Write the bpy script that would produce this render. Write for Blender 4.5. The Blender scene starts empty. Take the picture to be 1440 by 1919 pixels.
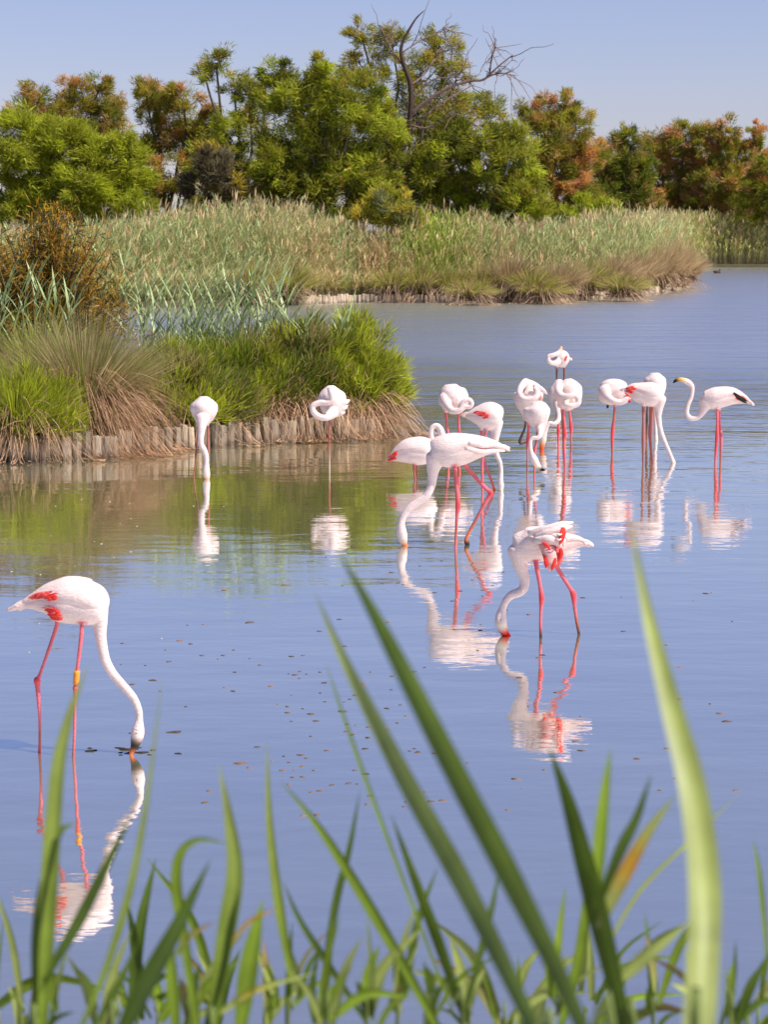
import bpy, bmesh, math, random
import numpy as np
from mathutils import Vector, kdtree
R = math.radians
random.seed(7); rng = np.random.default_rng(7)
scene = bpy.context.scene
C = scene.collection
# ------------------------------------------------------------------ camera
CAMH = 2.75; F = 1919*80/36.0; HOR = 430.0
TILT = math.atan((959.5-HOR)/F)
cam = bpy.data.cameras.new('camera'); cam_o = bpy.data.objects.new('camera', cam); C.objects.link(cam_o)
cam.sensor_fit = 'VERTICAL'; cam.sensor_height = 36; cam.sensor_width = 27; cam.lens = 80
cam.clip_start = 0.1; cam.clip_end = 9000
cam_o.location = (0, 0, CAMH); cam_o.rotation_euler = (R(90)-TILT, 0, 0)
cam.dof.use_dof = True; cam.dof.focus_distance = 20.0; cam.dof.aperture_fstop = 7.5
scene.camera = cam_o
# ------------------------------------------------------------------ world and sun
SUN_EL = 56.0; SUN_AZ = 117.0          # azimuth clockwise from +Y (view direction): from the right, a little behind the camera
world = bpy.data.worlds.new('World'); scene.world = world; world.use_nodes = True
nt = world.node_tree; nt.nodes.clear()
sky = nt.nodes.new('ShaderNodeTexSky'); sky.sky_type = 'NISHITA'; sky.sun_disc = False
sky.sun_elevation = R(SUN_EL); sky.sun_rotation = R(SUN_AZ)
sky.air_density = 1.0; sky.dust_density = 0.4; sky.ozone_density = 0.6; sky.altitude = 0
tint = nt.nodes.new('ShaderNodeMix'); tint.data_type = 'RGBA'; tint.blend_type = 'MULTIPLY'
tint.inputs['Factor'].default_value = 1.0; tint.inputs[7].default_value = (0.94, 0.885, 1.21, 1)
bg = nt.nodes.new('ShaderNodeBackground'); bg.inputs['Strength'].default_value = 0.075
wo = nt.nodes.new('ShaderNodeOutputWorld')
nt.links.new(sky.outputs[0], tint.inputs[6]); nt.links.new(tint.outputs[2], bg.inputs['Color']); nt.links.new(bg.outputs[0], wo.inputs[0])
sl = bpy.data.lights.new('sun', 'SUN'); sl.energy = 4.9; sl.angle = R(0.5); sl.color = (1.0, 0.95, 0.87)
so = bpy.data.objects.new('sun', sl); C.objects.link(so)
_e, _a = R(SUN_EL), R(SUN_AZ)
to_sun = Vector((math.sin(_a)*math.cos(_e), math.cos(_a)*math.cos(_e), math.sin(_e)))
so.rotation_euler = to_sun.to_track_quat('Z', 'Y').to_euler(); so.location = (20, -10, 30)
vs = scene.view_settings; vs.view_transform = 'Standard'; vs.look = 'None'; vs.exposure = 0.42; vs.gamma = 1.0; vs.use_curve_mapping = False

# ------------------------------------------------------------------ pixel -> place
CT, ST = math.cos(TILT), math.sin(TILT)
def ray(px, py):
    xc = (px-720.0)/F; yc = (959.5-py)/F
    return np.array([xc, CT+yc*ST, -ST+yc*CT])
def at(px, py, Y):
    r = ray(px, py); k = Y/r[1]
    return np.array([r[0]*k, Y, CAMH+r[2]*k])
def on(px, py, z=0.0):
    r = ray(px, py); k = (z-CAMH)/r[2]
    return np.array([r[0]*k, r[1]*k, z])
def depth_of(py): return on(720, py)[1]

# ------------------------------------------------------------------ helpers
def tag(o, label=None, cat=None, group=None, kind=None):
    if label: o['label'] = label
    if cat: o['category'] = cat
    if group: o['group'] = group
    if kind: o['kind'] = kind
    return o
def empty(name, loc):
    o = bpy.data.objects.new(name, None); C.objects.link(o); o.location = [float(v) for v in loc]; o.empty_display_size = 0.1
    return o
def link(name, me, mat, parent=None, world_coords=True):
    o = bpy.data.objects.new(name, me); C.objects.link(o)
    if mat is not None and not me.materials: me.materials.append(mat)
    if parent is not None:
        o.parent = parent
        if world_coords: o.location = -parent.location
    return o
def mesh_np(name, V, Q, cols=None, smooth=True):
    me = bpy.data.meshes.new(name)
    V = np.asarray(V, np.float32); Q = np.asarray(Q, np.int32); k = Q.shape[1]
    me.vertices.add(len(V)); me.vertices.foreach_set('co', V.ravel())
    me.loops.add(Q.size); me.loops.foreach_set('vertex_index', Q.ravel())
    me.polygons.add(len(Q)); me.polygons.foreach_set('loop_start', np.arange(0, Q.size, k, dtype=np.int32))
    me.polygons.foreach_set('loop_total', np.full(len(Q), k, np.int32))
    me.polygons.foreach_set('use_smooth', np.full(len(Q), smooth))
    me.update(calc_edges=True)
    if cols is not None: set_cols(me, cols)
    return me
def set_cols(me, cols):
    a = me.color_attributes.new('col', 'FLOAT_COLOR', 'POINT')
    c = np.ones((len(me.vertices), 4), np.float32); c[:, :3] = np.clip(cols, 0, 1)
    a.data.foreach_set('color', c.ravel())
class Acc:
    def __init__(s): s.V = []; s.Q = []; s.K = []; s.n = 0
    def add(s, V, Q, K):
        s.V.append(V); s.Q.append(Q+s.n); s.K.append(K); s.n += len(V)
    def mesh(s, name, smooth=True):
        return mesh_np(name, np.concatenate(s.V), np.concatenate(s.Q), np.concatenate(s.K), smooth)
def unit(v): return v/np.maximum(np.linalg.norm(v, axis=-1, keepdims=True), 1e-9)
def blades(acc, base, d, L, w, bend, nseg, c0, c1, prof='taper', jit=0.12):
    """N ribbons: base (N,3), direction d (N,3), length L, width w (N), bend (N,3) added with t^2."""
    N = len(base); t = np.linspace(0, 1, nseg+1)
    L = np.broadcast_to(np.asarray(L, float), (N,)); w = np.broadcast_to(np.asarray(w, float), (N,))
    P = base[:, None, :] + d[:, None, :]*(L[:, None]*t[None, :])[:, :, None] + np.asarray(bend)[:, None, :]*(t**2)[None, :, None]
    side = unit(np.cross(d, rng.normal(size=(N, 3))))
    if prof == 'taper': pw = 1-0.85*t
    elif prof == 'leaf': pw = np.clip(np.minimum(0.35+3*t, 1.0)*(1-t**2.0), 0.04, 1)
    elif prof == 'spray1': pw = np.array([1.0, 0.35])
    elif prof == 'spray': pw = np.clip(np.sin(np.pi*(0.15+0.85*t)), 0.08, 1)
    else: pw = np.ones_like(t)
    o = side[:, None, :]*(w[:, None]*pw[None, :]*0.5)[:, :, None]
    V = np.stack([P-o, P+o], axis=2).reshape(-1, 3)
    i = (np.arange(N)[:, None]*(nseg+1)+np.arange(nseg)[None, :]).ravel()*2
    Q = np.stack([i, i+1, i+3, i+2], axis=1)
    c0 = np.broadcast_to(np.asarray(c0, float), (N, 3)); c1 = np.broadcast_to(np.asarray(c1, float), (N, 3))
    j = 1+rng.normal(size=(N, 1))*jit
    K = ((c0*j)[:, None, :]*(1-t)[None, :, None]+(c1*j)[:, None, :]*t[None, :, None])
    K = np.repeat(K[:, :, None, :], 2, axis=2).reshape(-1, 3)
    acc.add(V, Q, np.clip(K, 0.002, 1))
def catmull(P, n):
    P = np.asarray(P, float)
    if len(P) < 3:
        t = np.linspace(0, 1, n+1)[:, None]; return P[0]*(1-t)+P[1]*t
    E = np.vstack([2*P[0]-P[1], P, 2*P[-1]-P[-2]]); out = []
    for k in range(1, len(E)-2):
        p0, p1, p2, p3 = E[k-1:k+3]
        for t in np.linspace(0, 1, n, endpoint=False):
            out.append(0.5*((2*p1)+(-p0+p2)*t+(2*p0-5*p1+4*p2-p3)*t*t+(-p0+3*p1-3*p2+p3)*t**3))
    out.append(P[-1]); return np.array(out)
def tube(acc, P, r, K, n=8, lat=1.0, ref=None):
    """closed tube along P with radius r; lat scales it along the reference (depth) direction"""
    P = np.asarray(P, float); r = np.asarray(r, float); M = len(P)
    T = unit(np.gradient(P, axis=0)); ref = np.array([0., 1, 0]) if ref is None else ref
    Lv = unit(ref[None, :]-T*(T@ref)[:, None]); U = np.cross(T, Lv)
    a = np.linspace(0, 2*np.pi, n, endpoint=False)
    V = P[:, None, :]+r[:, None, None]*(U[:, None, :]*np.cos(a)[None, :, None]+Lv[:, None, :]*(lat*np.sin(a))[None, :, None])
    V = V.reshape(-1, 3)
    i, k = np.meshgrid(np.arange(M-1), np.arange(n), indexing='ij'); i = i.ravel(); k = k.ravel(); k2 = (k+1) % n
    Q = np.stack([i*n+k, i*n+k2, (i+1)*n+k2, (i+1)*n+k], axis=1)
    V = np.vstack([V, P[0], P[-1]]); s, e = M*n, M*n+1
    ks = np.arange(0, n, 2)
    Q = np.vstack([Q, np.stack([np.full(len(ks), s), (ks+2) % n, (ks+1) % n, ks], 1),
                   np.stack([np.full(len(ks), e), (M-1)*n+ks, (M-1)*n+(ks+1) % n, (M-1)*n+(ks+2) % n], 1)])
    K = np.broadcast_to(np.asarray(K, float), (M, 3)); KK = np.vstack([np.repeat(K, n, axis=0), K[:1], K[-1:]])
    acc.add(V, Q, KK)

# ------------------------------------------------------------------ materials
def nodemat(name):
    m = bpy.data.materials.new(name); m.use_nodes = True; return m, m.node_tree, m.node_tree.nodes['Principled BSDF']
def mat_attr(name, rough=0.6, transl=0.0, noise_scale=6.0, noise_amt=0.25, bump=0.0, bump_scale=40.0, stretch=(1, 1, 1), spec=0.3):
    m, t, b = nodemat(name); N = t.nodes; Lk = t.links
    at_ = N.new('ShaderNodeAttribute'); at_.attribute_name = 'col'
    tc = N.new('ShaderNodeTexCoord'); mp = N.new('ShaderNodeMapping'); mp.inputs['Scale'].default_value = stretch
    Lk.new(tc.outputs['Object'], mp.inputs[0])
    nz = N.new('ShaderNodeTexNoise'); nz.inputs['Scale'].default_value = noise_scale; nz.inputs['Detail'].default_value = 5
    Lk.new(mp.outputs[0], nz.inputs['Vector'])
    mr = N.new('ShaderNodeMapRange'); mr.inputs['From Min'].default_value = 0.3; mr.inputs['From Max'].default_value = 0.7
    mr.inputs['To Min'].default_value = 1-noise_amt; mr.inputs['To Max'].default_value = 1+noise_amt
    Lk.new(nz.outputs['Fac'], mr.inputs['Value'])
    vm = N.new('ShaderNodeVectorMath'); vm.operation = 'SCALE'
    Lk.new(at_.outputs['Color'], vm.inputs[0]); Lk.new(mr.outputs[0], vm.inputs['Scale'])
    Lk.new(vm.outputs[0], b.inputs['Base Color'])
    b.inputs['Roughness'].default_value = rough; b.inputs['Specular IOR Level'].default_value = spec
    if bump:
        n2 = N.new('ShaderNodeTexNoise'); n2.inputs['Scale'].default_value = bump_scale; n2.inputs['Detail'].default_value = 4
        Lk.new(mp.outputs[0], n2.inputs['Vector'])
        bp = N.new('ShaderNodeBump'); bp.inputs['Strength'].default_value = 1.0; bp.inputs['Distance'].default_value = bump
        Lk.new(n2.outputs['Fac'], bp.inputs['Height']); Lk.new(bp.outputs[0], b.inputs['Normal'])
    if transl:
        tr = N.new('ShaderNodeBsdfTranslucent'); Lk.new(vm.outputs[0], tr.inputs['Color'])
        mx = N.new('ShaderNodeMixShader'); mx.inputs[0].default_value = transl
        out = N['Material Output']; Lk.new(b.outputs[0], mx.inputs[1]); Lk.new(tr.outputs[0], mx.inputs[2]); Lk.new(mx.outputs[0], out.inputs[0])
    return m
M_LEAF = mat_attr('foliage', 0.6, 0.45, 1.3, 0.25)
M_REED = mat_attr('reed_leaf', 0.45, 0.28, 14.0, 0.26, spec=0.4)
M_DRY = mat_attr('dry_stems', 0.75, 0.12, 3.0, 0.25)
M_BARK = mat_attr('bark', 0.85, 0, 14, 0.35, 0.01, 30)
M_PLUME = mat_attr('plumage', 0.75, 0, 9, 0.09, 0.006, 34, (1, 1, 2.4), spec=0.15)
M_WOOD = mat_attr('weathered_wood', 0.85, 0, 16, 0.45, 0.006, 45, (1, 1, 0.15))
M_EYE, _, b = nodemat('eye'); b.inputs['Base Color'].default_value = (0.25, 0.16, 0.02, 1); b.inputs['Roughness'].default_value = 0.1
M_RING, _, b = nodemat('ring_plastic'); b.inputs['Base Color'].default_value = (0.75, 0.26, 0.02, 1); b.inputs['Roughness'].default_value = 0.4
M_SOIL, t, b = nodemat('soil')
nz = t.nodes.new('ShaderNodeTexNoise'); nz.inputs['Scale'].default_value = 1.5; nz.inputs['Detail'].default_value = 8
tc = t.nodes.new('ShaderNodeTexCoord'); t.links.new(tc.outputs['Object'], nz.inputs['Vector'])
cr = t.nodes.new('ShaderNodeValToRGB'); cr.color_ramp.elements[0].color = (0.045, 0.035, 0.018, 1); cr.color_ramp.elements[1].color = (0.13, 0.11, 0.05, 1)
t.links.new(nz.outputs['Fac'], cr.inputs[0]); t.links.new(cr.outputs[0], b.inputs['Base Color']); b.inputs['Roughness'].default_value = 0.95

def water_material():
    m, t, b = nodemat('lagoon_water'); N = t.nodes; Lk = t.links; N.remove(b); out = N['Material Output']
    geo = N.new('ShaderNodeNewGeometry'); sep = N.new('ShaderNodeSeparateXYZ'); Lk.new(geo.outputs['Position'], sep.inputs[0])
    def noise(scale, detail, sx=1.0, sy=1.0, rough=0.55):
        mp = N.new('ShaderNodeMapping'); mp.inputs['Scale'].default_value = (sx, sy, 1)
        Lk.new(geo.outputs['Position'], mp.inputs[0])
        n = N.new('ShaderNodeTexNoise'); n.inputs['Scale'].default_value = scale; n.inputs['Detail'].default_value = detail; n.inputs['Roughness'].default_value = rough
        Lk.new(mp.outputs[0], n.inputs['Vector']); return n
    def math_(op, a, bb=None):
        n = N.new('ShaderNodeMath'); n.operation = op
        for i, v in enumerate((a, bb)):
            if v is None: continue
            if isinstance(v, (int, float)): n.inputs[i].default_value = v
            else: Lk.new(v, n.inputs[i])
        return n.outputs[0]
    # wind: sheltered calm water by the reeds, rougher in the open beyond
    wander = noise(0.12, 2)
    yy = math_('ADD', sep.outputs['Y'], math_('MULTIPLY', math_('SUBTRACT', wander.outputs['Fac'], 0.5), 14.0))
    wind = N.new('ShaderNodeMapRange'); wind.interpolation_type = 'SMOOTHSTEP'
    wind.inputs['From Min'].default_value = 20; wind.inputs['From Max'].default_value = 62
    wind.inputs['To Min'].default_value = 0.03; wind.inputs['To Max'].default_value = 0.9
    Lk.new(yy, wind.inputs['Value'])
    fine = noise(5.5, 3, 0.55, 1.0); mid = noise(1.7, 2, 0.45, 1.0); long_ = noise(0.9, 2, 0.8, 1.0)
    h1 = math_('MULTIPLY', fine.outputs['Fac'], 0.055)
    h2 = math_('MULTIPLY', mid.outputs['Fac'], 0.13)
    swell = noise(0.55, 3, 0.30, 1.0); h2 = math_('ADD', h2, math_('MULTIPLY', swell.outputs['Fac'], 0.30))
    hw = math_('MULTIPLY', math_('ADD', h1, h2), wind.outputs[0])
    hc = math_('MULTIPLY', long_.outputs['Fac'], 0.0040)
    tiny = noise(14, 2, 0.5, 1.0); hc = math_('ADD', hc, math_('MULTIPLY', tiny.outputs['Fac'], 0.0005))
    bp = N.new('ShaderNodeBump'); bp.inputs['Strength'].default_value = 1; bp.inputs['Distance'].default_value = 1
    Lk.new(math_('ADD', hw, hc), bp.inputs['Height'])
    mud = noise(0.5, 4)
    cr = N.new('ShaderNodeValToRGB'); cr.color_ramp.elements[0].position = 0.3; cr.color_ramp.elements[1].position = 0.7
    cr.color_ramp.elements[0].color = (0.25, 0.225, 0.105, 1); cr.color_ramp.elements[1].color = (0.31, 0.275, 0.13, 1)
    Lk.new(mud.outputs['Fac'], cr.inputs[0])
    df = N.new('ShaderNodeBsdfDiffuse'); Lk.new(cr.outputs[0], df.inputs['Color'])
    gl = N.new('ShaderNodeBsdfGlossy'); gl.inputs['Roughness'].default_value = 0.03; gl.inputs['Color'].default_value = (0.97, 0.98, 1, 1)
    Lk.new(bp.outputs[0], gl.inputs['Normal'])
    rm = N.new('ShaderNodeMapRange'); rm.inputs['From Min'].default_value = 0.1; rm.inputs['From Max'].default_value = 0.75
    rm.inputs['To Min'].default_value = 0.035; rm.inputs['To Max'].default_value = 0.27; Lk.new(wind.outputs[0], rm.inputs['Value']); Lk.new(rm.outputs[0], gl.inputs['Roughness'])
    lw = N.new('ShaderNodeLayerWeight'); lw.inputs['Blend'].default_value = 0.5
    fr = N.new('ShaderNodeMapRange'); fr.inputs['From Min'].default_value = 0.4; fr.inputs['From Max'].default_value = 1.0
    fr.inputs['To Min'].default_value = 0.68; fr.inputs['To Max'].default_value = 0.92; Lk.new(lw.outputs['Facing'], fr.inputs['Value'])
    mx = N.new('ShaderNodeMixShader'); Lk.new(fr.outputs[0], mx.inputs[0]); Lk.new(df.outputs[0], mx.inputs[1]); Lk.new(gl.outputs[0], mx.inputs[2])
    Lk.new(mx.outputs[0], out.inputs[0]); return m
M_WATER = water_material()

# ------------------------------------------------------------------ setting: water, banks
me = mesh_np('water', [(-4000, -30, 0), (4000, -30, 0), (4000, 6000, 0), (-4000, 6000, 0)], [(0, 1, 2, 3)])
tag(link('water', me, M_WATER), 'shallow lagoon of calm blue water', None, None, 'structure')
def slab(name, outline, ztop, label, inset=0.0):
    bm = bmesh.new()
    top = [bm.verts.new((p[0], p[1], ztop)) for p in outline]; bot = [bm.verts.new((p[0], p[1], -0.5)) for p in outline]
    f = bm.faces.new(top); n = len(top)
    for i in range(n): bm.faces.new((top[i], bot[i], bot[(i+1) % n], top[(i+1) % n]))
    bmesh.ops.recalc_face_normals(bm, faces=bm.faces[:]); bmesh.ops.triangulate(bm, faces=[f])
    me = bpy.data.meshes.new(name); bm.to_mesh(me); bm.free()
    return tag(link(name, me, M_SOIL), label, None, None, 'structure')
FAR_PX = [(-120, 588), (100, 583), (250, 579), (400, 575), (560, 571), (660, 567), (780, 567), (900, 567), (1050, 564), (1150, 559), (1230, 551), (1290, 537)]
far_front = [on(*p) for p in FAR_PX]
far_out = [(-400, 60), (-60, 72)] + [(p[0], p[1]+0.12) for p in far_front] + [(15.2, 122), (18, 145), (24, 167), (60, 168), (500, 175), (4000, 5000), (-4000, 5000)]
slab('far_bank', far_out, 0.22, 'far bank of dark soil under reeds and trees')
ISL_PX = [(-160, 866), (-30, 864), (60, 863), (130, 862), (200, 859), (250, 852), (310, 846), (380, 839), (450, 833), (530, 829), (620, 826), (690, 822), (738, 812)]
isl_front = [on(*p) for p in ISL_PX]
isl_out = [(p[0], p[1]+0.07) for p in isl_front] + [(0.25, 32.5), (-0.2, 34.5), (-1.6, 36.5), (-4, 39), (-16, 42), (-16, 28)]
slab('island_bank', isl_out, 0.24, 'low earth island held by a row of stakes')
# bank on which the foreground reeds root
nb = []; nq = []
xs = np.linspace(-8, 8, 33); ys = np.linspace(-6, 5.6, 30)
for y in ys:
    for x in xs:
        z = 1.15-0.30*max(0, y-0.6)+0.05*math.sin(2.1*x+y)*math.cos(1.7*y)
        nb.append((x, y, z if y < 5.5 else -0.4))
for j in range(29):
    for i in range(32):
        k = j*33+i; nq.append((k, k+1, k+34, k+33))
tag(link('near_bank', mesh_np('near_bank', nb, nq), M_SOIL), 'sloping earth bank below the near bank reeds', None, None, 'structure')
def near_ground(x, y): return 1.15-0.30*max(0, y-0.6)+0.05*math.sin(2.1*x+y)*math.cos(1.7*y)

# stakes: each post its own part, five shared shapes
def post_mesh(seed, r):
    rr = random.Random(seed); bm = bmesh.new(); n = 9
    rings = []
    for z in (-0.35, 0.0, 0.12, 0.22, 0.285, 0.30):
        ring = []
        for k in range(n):
            a = 2*math.pi*k/n; q = r*(1+0.10*math.sin(3*a+seed)+0.05*rr.uniform(-1, 1))*(0.86 if z == 0.30 else 1)
            ring.append(bm.verts.new((q*math.cos(a), q*math.sin(a), z+(0.012*rr.uniform(-1, 1) if z > 0.25 else 0))))
        rings.append(ring)
    for a_, b_ in zip(rings, rings[1:]):
        for k in range(n): bm.faces.new((a_[k], a_[(k+1) % n], b_[(k+1) % n], b_[k]))
    bm.faces.new(rings[-1])
    me = bpy.data.meshes.new('post'); bm.to_mesh(me); bm.free()
    c = np.array([0.40, 0.31, 0.22])*rr.uniform(0.55, 1.2)
    co = np.array([v.co[:] for v in me.vertices]); K = np.tile(c, (len(co), 1)); K[co[:, 2] < 0.06] *= 0.45
    set_cols(me, K); me.materials.append(M_WOOD); return me
def palisade(label, line, r, seed):
    root = empty('stake_revetment', (line[0][0], line[0][1], 0)); tag(root, label, 'revetment')
    shapes = [post_mesh(seed+i, r*(0.85+0.07*i)) for i in range(5)]
    P = np.array(line); seg = np.linalg.norm(np.diff(P[:, :2], axis=0), axis=1); cum = np.concatenate([[0], np.cumsum(seg)])
    rr = random.Random(seed); s = 0.0
    while s < cum[-1]:
        x = np.interp(s, cum, P[:, 0]); y = np.interp(s, cum, P[:, 1])
        o = bpy.data.objects.new('post', rr.choice(shapes)); C.objects.link(o); o.parent = root
        o.location = (x-root.location.x, y-root.location.y+rr.uniform(-.015, .015), rr.uniform(-0.05, 0.04))
        o.rotation_euler = (rr.uniform(-.05, .05), rr.uniform(-.05, .05), rr.uniform(0, 6.28))
        s += r*2*rr.uniform(0.95, 1.12)
palisade('weathered grey wooden stakes edging the grassy island beside the flamingo', isl_front, 0.062, 10)
palisade('distant pale wooden stakes edging the far reed bank', far_front[4:], 0.075, 40)

# ------------------------------------------------------------------ trees
def rnd_ball(n, p=2.0):
    v = unit(rng.normal(size=(n, 3))); return v*(rng.random((n, 1))**(1/p))
GREEN = np.array([0.30, 0.305, 0.024]); DKGREEN = np.array([0.16, 0.19, 0.018]); LIME = np.array([0.37, 0.40, 0.025]); OLIVE = np.array([0.40, 0.31, 0.035])
ORANGE = np.array([0.66, 0.27, 0.05]); PINKISH = np.array([0.78, 0.37, 0.19])
def limb(acc, a, b, r0, r1, wob, col, n=5):
    t = np.linspace(0, 1, n+1)[:, None]; P = a*(1-t)+b*t
    P[1:-1] += rng.normal(size=(n-1, 3))*wob; P[1:-1, 2] += wob*0.5
    P = catmull(P, 2); tube(acc, P, np.linspace(r0, r1, len(P)), col, 6)
def tree(name, label, Y, lobes, foot, pal, flower=0.0, dens=330, spray=(0.25, 0.55), fan=0.5, trunk_r=0.14, bark=(0.10, 0.075, 0.055), sub_k=0.30, group=None):
    base = at(foot[0], foot[1], Y); base[2] = 0.15
    root = empty(name, base); tag(root, label, 'tree' if 'tree' in name else 'shrub', group)
    fol = Acc(); wd = Acc(); k = Y/F
    lob = [(at(cx, cy, Y+random.uniform(-.8, .8)), rx*k, ry*k) for cx, cy, rx, ry in lobes]
    if 'tree' in name:      # skirts of foliage reach down into the reeds
        x0 = min(l[0]-l[2] for l in lobes); x1 = max(l[0]+l[2] for l in lobes); yb = max(l[1] for l in lobes)
        for q in range(max(2, int((x1-x0)/75))):
            xx = x0+(x1-x0)*(q+.5)/max(2, int((x1-x0)/75)); lob.append((at(xx, 392+random.uniform(-14, 10), Y+random.uniform(-.8, .8)), 48*k, 40*k))
    top = max(l[0][2] for l in lob)
    fork = base+np.array([0, 0, 0.25*(top-base[2])]); mean = np.mean([l[0] for l in lob], axis=0)
    fork[:2] = 0.6*base[:2]+0.4*mean[:2]
    limb(wd, base-np.array([0, 0, 0.3]), fork, trunk_r, trunk_r*0.75, 0.08, bark)
    for c, rx, rz in lob:
        ry = 0.85*0.5*(rx+rz); ax = np.array([rx, ry, rz])
        inner = c-np.array([0, 0, 0.35*rz]); limb(wd, fork, inner, trunk_r*0.65, trunk_r*0.3, 0.15, bark)
        area = math.pi*rx*rz; ns = int(max(12, area*5.0/(sub_k/0.3)**2)); rs = 0.62*sub_k*min(rx, rz, 2.0)+0.13
        off = rnd_ball(ns, 3.2); sc = c+off*ax*0.88
        n_each = int(area*dens*3.5/ns)
        for q in range(ns):
            r_ = rs*random.uniform(0.6, 1.35)
            if q % 4 == 0: limb(wd, inner, sc[q], trunk_r*0.25, 0.012, 0.12, bark, 4)
            lean_ = rng.normal(size=3)*.35; ex = rng.uniform(.6, 1.7, 3); p = rnd_ball(n_each, 1.9); pos = sc[q]+p*r_*ex
            d = unit(p*0.5+off[q]*0.55+lean_+np.array([0, 0, fan])+rng.normal(size=p.shape)*0.42)
            L = rng.uniform(*spray, n_each)*0.45; w = L*rng.uniform(0.13, 0.23, n_each)
            mixv = random.random(); c_ = pal[0]*(1-mixv)+pal[1]*mixv
            if random.random() < 0.25: c_ = pal[2]
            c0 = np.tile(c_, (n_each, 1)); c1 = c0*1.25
            if flower:
                pf = flower*(0.35+0.65*max(0, off[q][2]+0.4))*(2.2 if random.random() < 0.38 else 0.15)
                msk = (rng.random(n_each) < pf)[:, None]*1.0
                fc = ORANGE*0.6+PINKISH*0.4 if random.random() < 0.6 else PINKISH
                c1 = c1*(1-msk)+fc*msk; c0 = c0*(1-msk*0.5)+fc*msk*0.5
            bend = np.stack([rng.normal(size=n_each)*0.08, rng.normal(size=n_each)*0.08, -0.12*L], 1)
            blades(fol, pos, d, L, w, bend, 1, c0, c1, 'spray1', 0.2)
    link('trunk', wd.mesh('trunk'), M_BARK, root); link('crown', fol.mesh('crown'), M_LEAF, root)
    return root
P_G = (GREEN*.9+OLIVE*.15, DKGREEN*.8, LIME); P_L = (LIME, GREEN, LIME*1.2); P_O = (OLIVE, DKGREEN, GREEN); P_D = (DKGREEN, DKGREEN*0.8, GREEN)
tree('tamarisk_tree', 'olive tamarisk with rusty top rising behind the lime green feathery bush', 110, [(75, 185, 40, 38), (135, 185, 50, 40), (200, 200, 42, 45), (120, 250, 90, 60), (215, 260, 40, 60), (50, 225, 50, 36), (185, 160, 30, 22)], (140, 400), P_O, 0.30)
tree('tamarisk_tree', 'lime green feathery tamarisk, lowest and brightest, behind the orange twiggy shrub', 97, [(30, 260, 55, 60), (110, 275, 70, 60), (200, 290, 75, 55), (250, 330, 45, 45), (60, 330, 70, 50), (160, 350, 80, 50)], (120, 420), P_L, 0.0, 420, (0.3, 0.7))
tree('tamarisk_tree', 'round topped tamarisk with rust tinged crown between lime bush and leaning tree', 106, [(300, 185, 50, 42), (345, 195, 38, 38), (290, 250, 40, 55), (350, 270, 55, 60), (320, 330, 60, 45), (262, 300, 36, 50), (275, 175, 30, 30), (390, 230, 34, 50)], (320, 420), P_O, 0.35)
tree('tamarisk_tree', 'open tamarisk with bare leaning limb and small tuft at its top', 100, [(405, 110, 34, 26), (385, 140, 26, 18), (440, 160, 36, 34), (470, 215, 40, 50), (430, 260, 45, 60), (480, 310, 50, 60), (395, 290, 45, 50), (450, 345, 55, 45), (498, 180, 34, 40)], (465, 420), P_G, 0.12, 260)
tree('tamarisk_tree', 'broad dense green tamarisk in front of the dead tree, widest of all', 95, [(530, 140, 42, 32), (610, 140, 48, 42), (560, 200, 70, 60), (660, 190, 70, 65), (715, 235, 50, 70), (600, 280, 90, 70), (690, 320, 75, 60), (530, 310, 60, 70), (610, 350, 80, 50)], (620, 420), P_G, 0.05, 380, (0.25, 0.65))
tree('tamarisk_tree', 'tallest tamarisk with sparse tufted top behind the dead grey branches', 104, [(680, 65, 36, 30), (735, 75, 34, 40), (830, 85, 46, 34), (790, 140, 60, 45), (855, 140, 38, 30), (690, 130, 46, 45), (900, 200, 45, 42), (840, 210, 60, 60), (770, 230, 60, 70), (765, 310, 60, 60), (735, 350, 55, 40), (935, 235, 30, 36)], (770, 420), P_O, 0.05, 230)
tree('tamarisk_tree', 'low spreading green tamarisk between the dead tree and the salmon blossomed tree', 96, [(850, 270, 60, 55), (915, 290, 55, 55), (970, 310, 50, 55), (830, 350, 60, 50), (900, 365, 60, 45), (985, 370, 45, 35), (795, 320, 46, 50), (955, 262, 34, 36)], (900, 430), P_G, 0.04, 380, (0.3, 0.65))
tree('tamarisk_tree', 'tamarisk with pointed top and salmon blossom standing alone against the sky', 128, [(1062, 190, 26, 28), (1005, 205, 40, 30), (1075, 235, 48, 36), (1020, 260, 55, 48), (1095, 290, 50, 45), (1040, 320, 60, 50), (1080, 360, 60, 40), (1000, 330, 40, 60)], (1050, 430), P_O, 0.75, 330, (0.3, 0.65))
tree('tamarisk_tree', 'small dark tamarisk filling the gap beside the salmon blossomed tree', 172, [(1175, 262, 28, 26), (1160, 300, 36, 38), (1180, 350, 46, 44), (1135, 340, 36, 46), (1205, 310, 28, 40)], (1170, 440), P_D, 0.2, 200, (0.4, 0.9))
tree('tamarisk_tree', 'tamarisk covered with the palest salmon blossom above the far reeds', 178, [(1235, 275, 38, 32), (1285, 260, 40, 32), (1230, 320, 45, 42), (1290, 320, 45, 45), (1260, 370, 60, 36)], (1260, 440), P_O, 0.95, 200, (0.4, 0.9))
tree('tamarisk_tree', 'tamarisk with twin dark knobs on its crown above the far reeds', 176, [(1362, 250, 24, 32), (1412, 258, 24, 34), (1325, 270, 36, 36), (1375, 300, 50, 38), (1345, 345, 60, 42), (1410, 350, 40, 45)], (1370, 440), P_O, 0.5, 200, (0.4, 0.9))
tree('tamarisk_tree', 'bushy green tamarisk, lower than its twin knobbed neighbour above the far reeds', 170, [(1450, 310, 40, 35), (1430, 350, 50, 36), (1470, 360, 60, 40)], (1450, 440), P_G, 0.5, 200, (0.4, 0.9))
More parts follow.
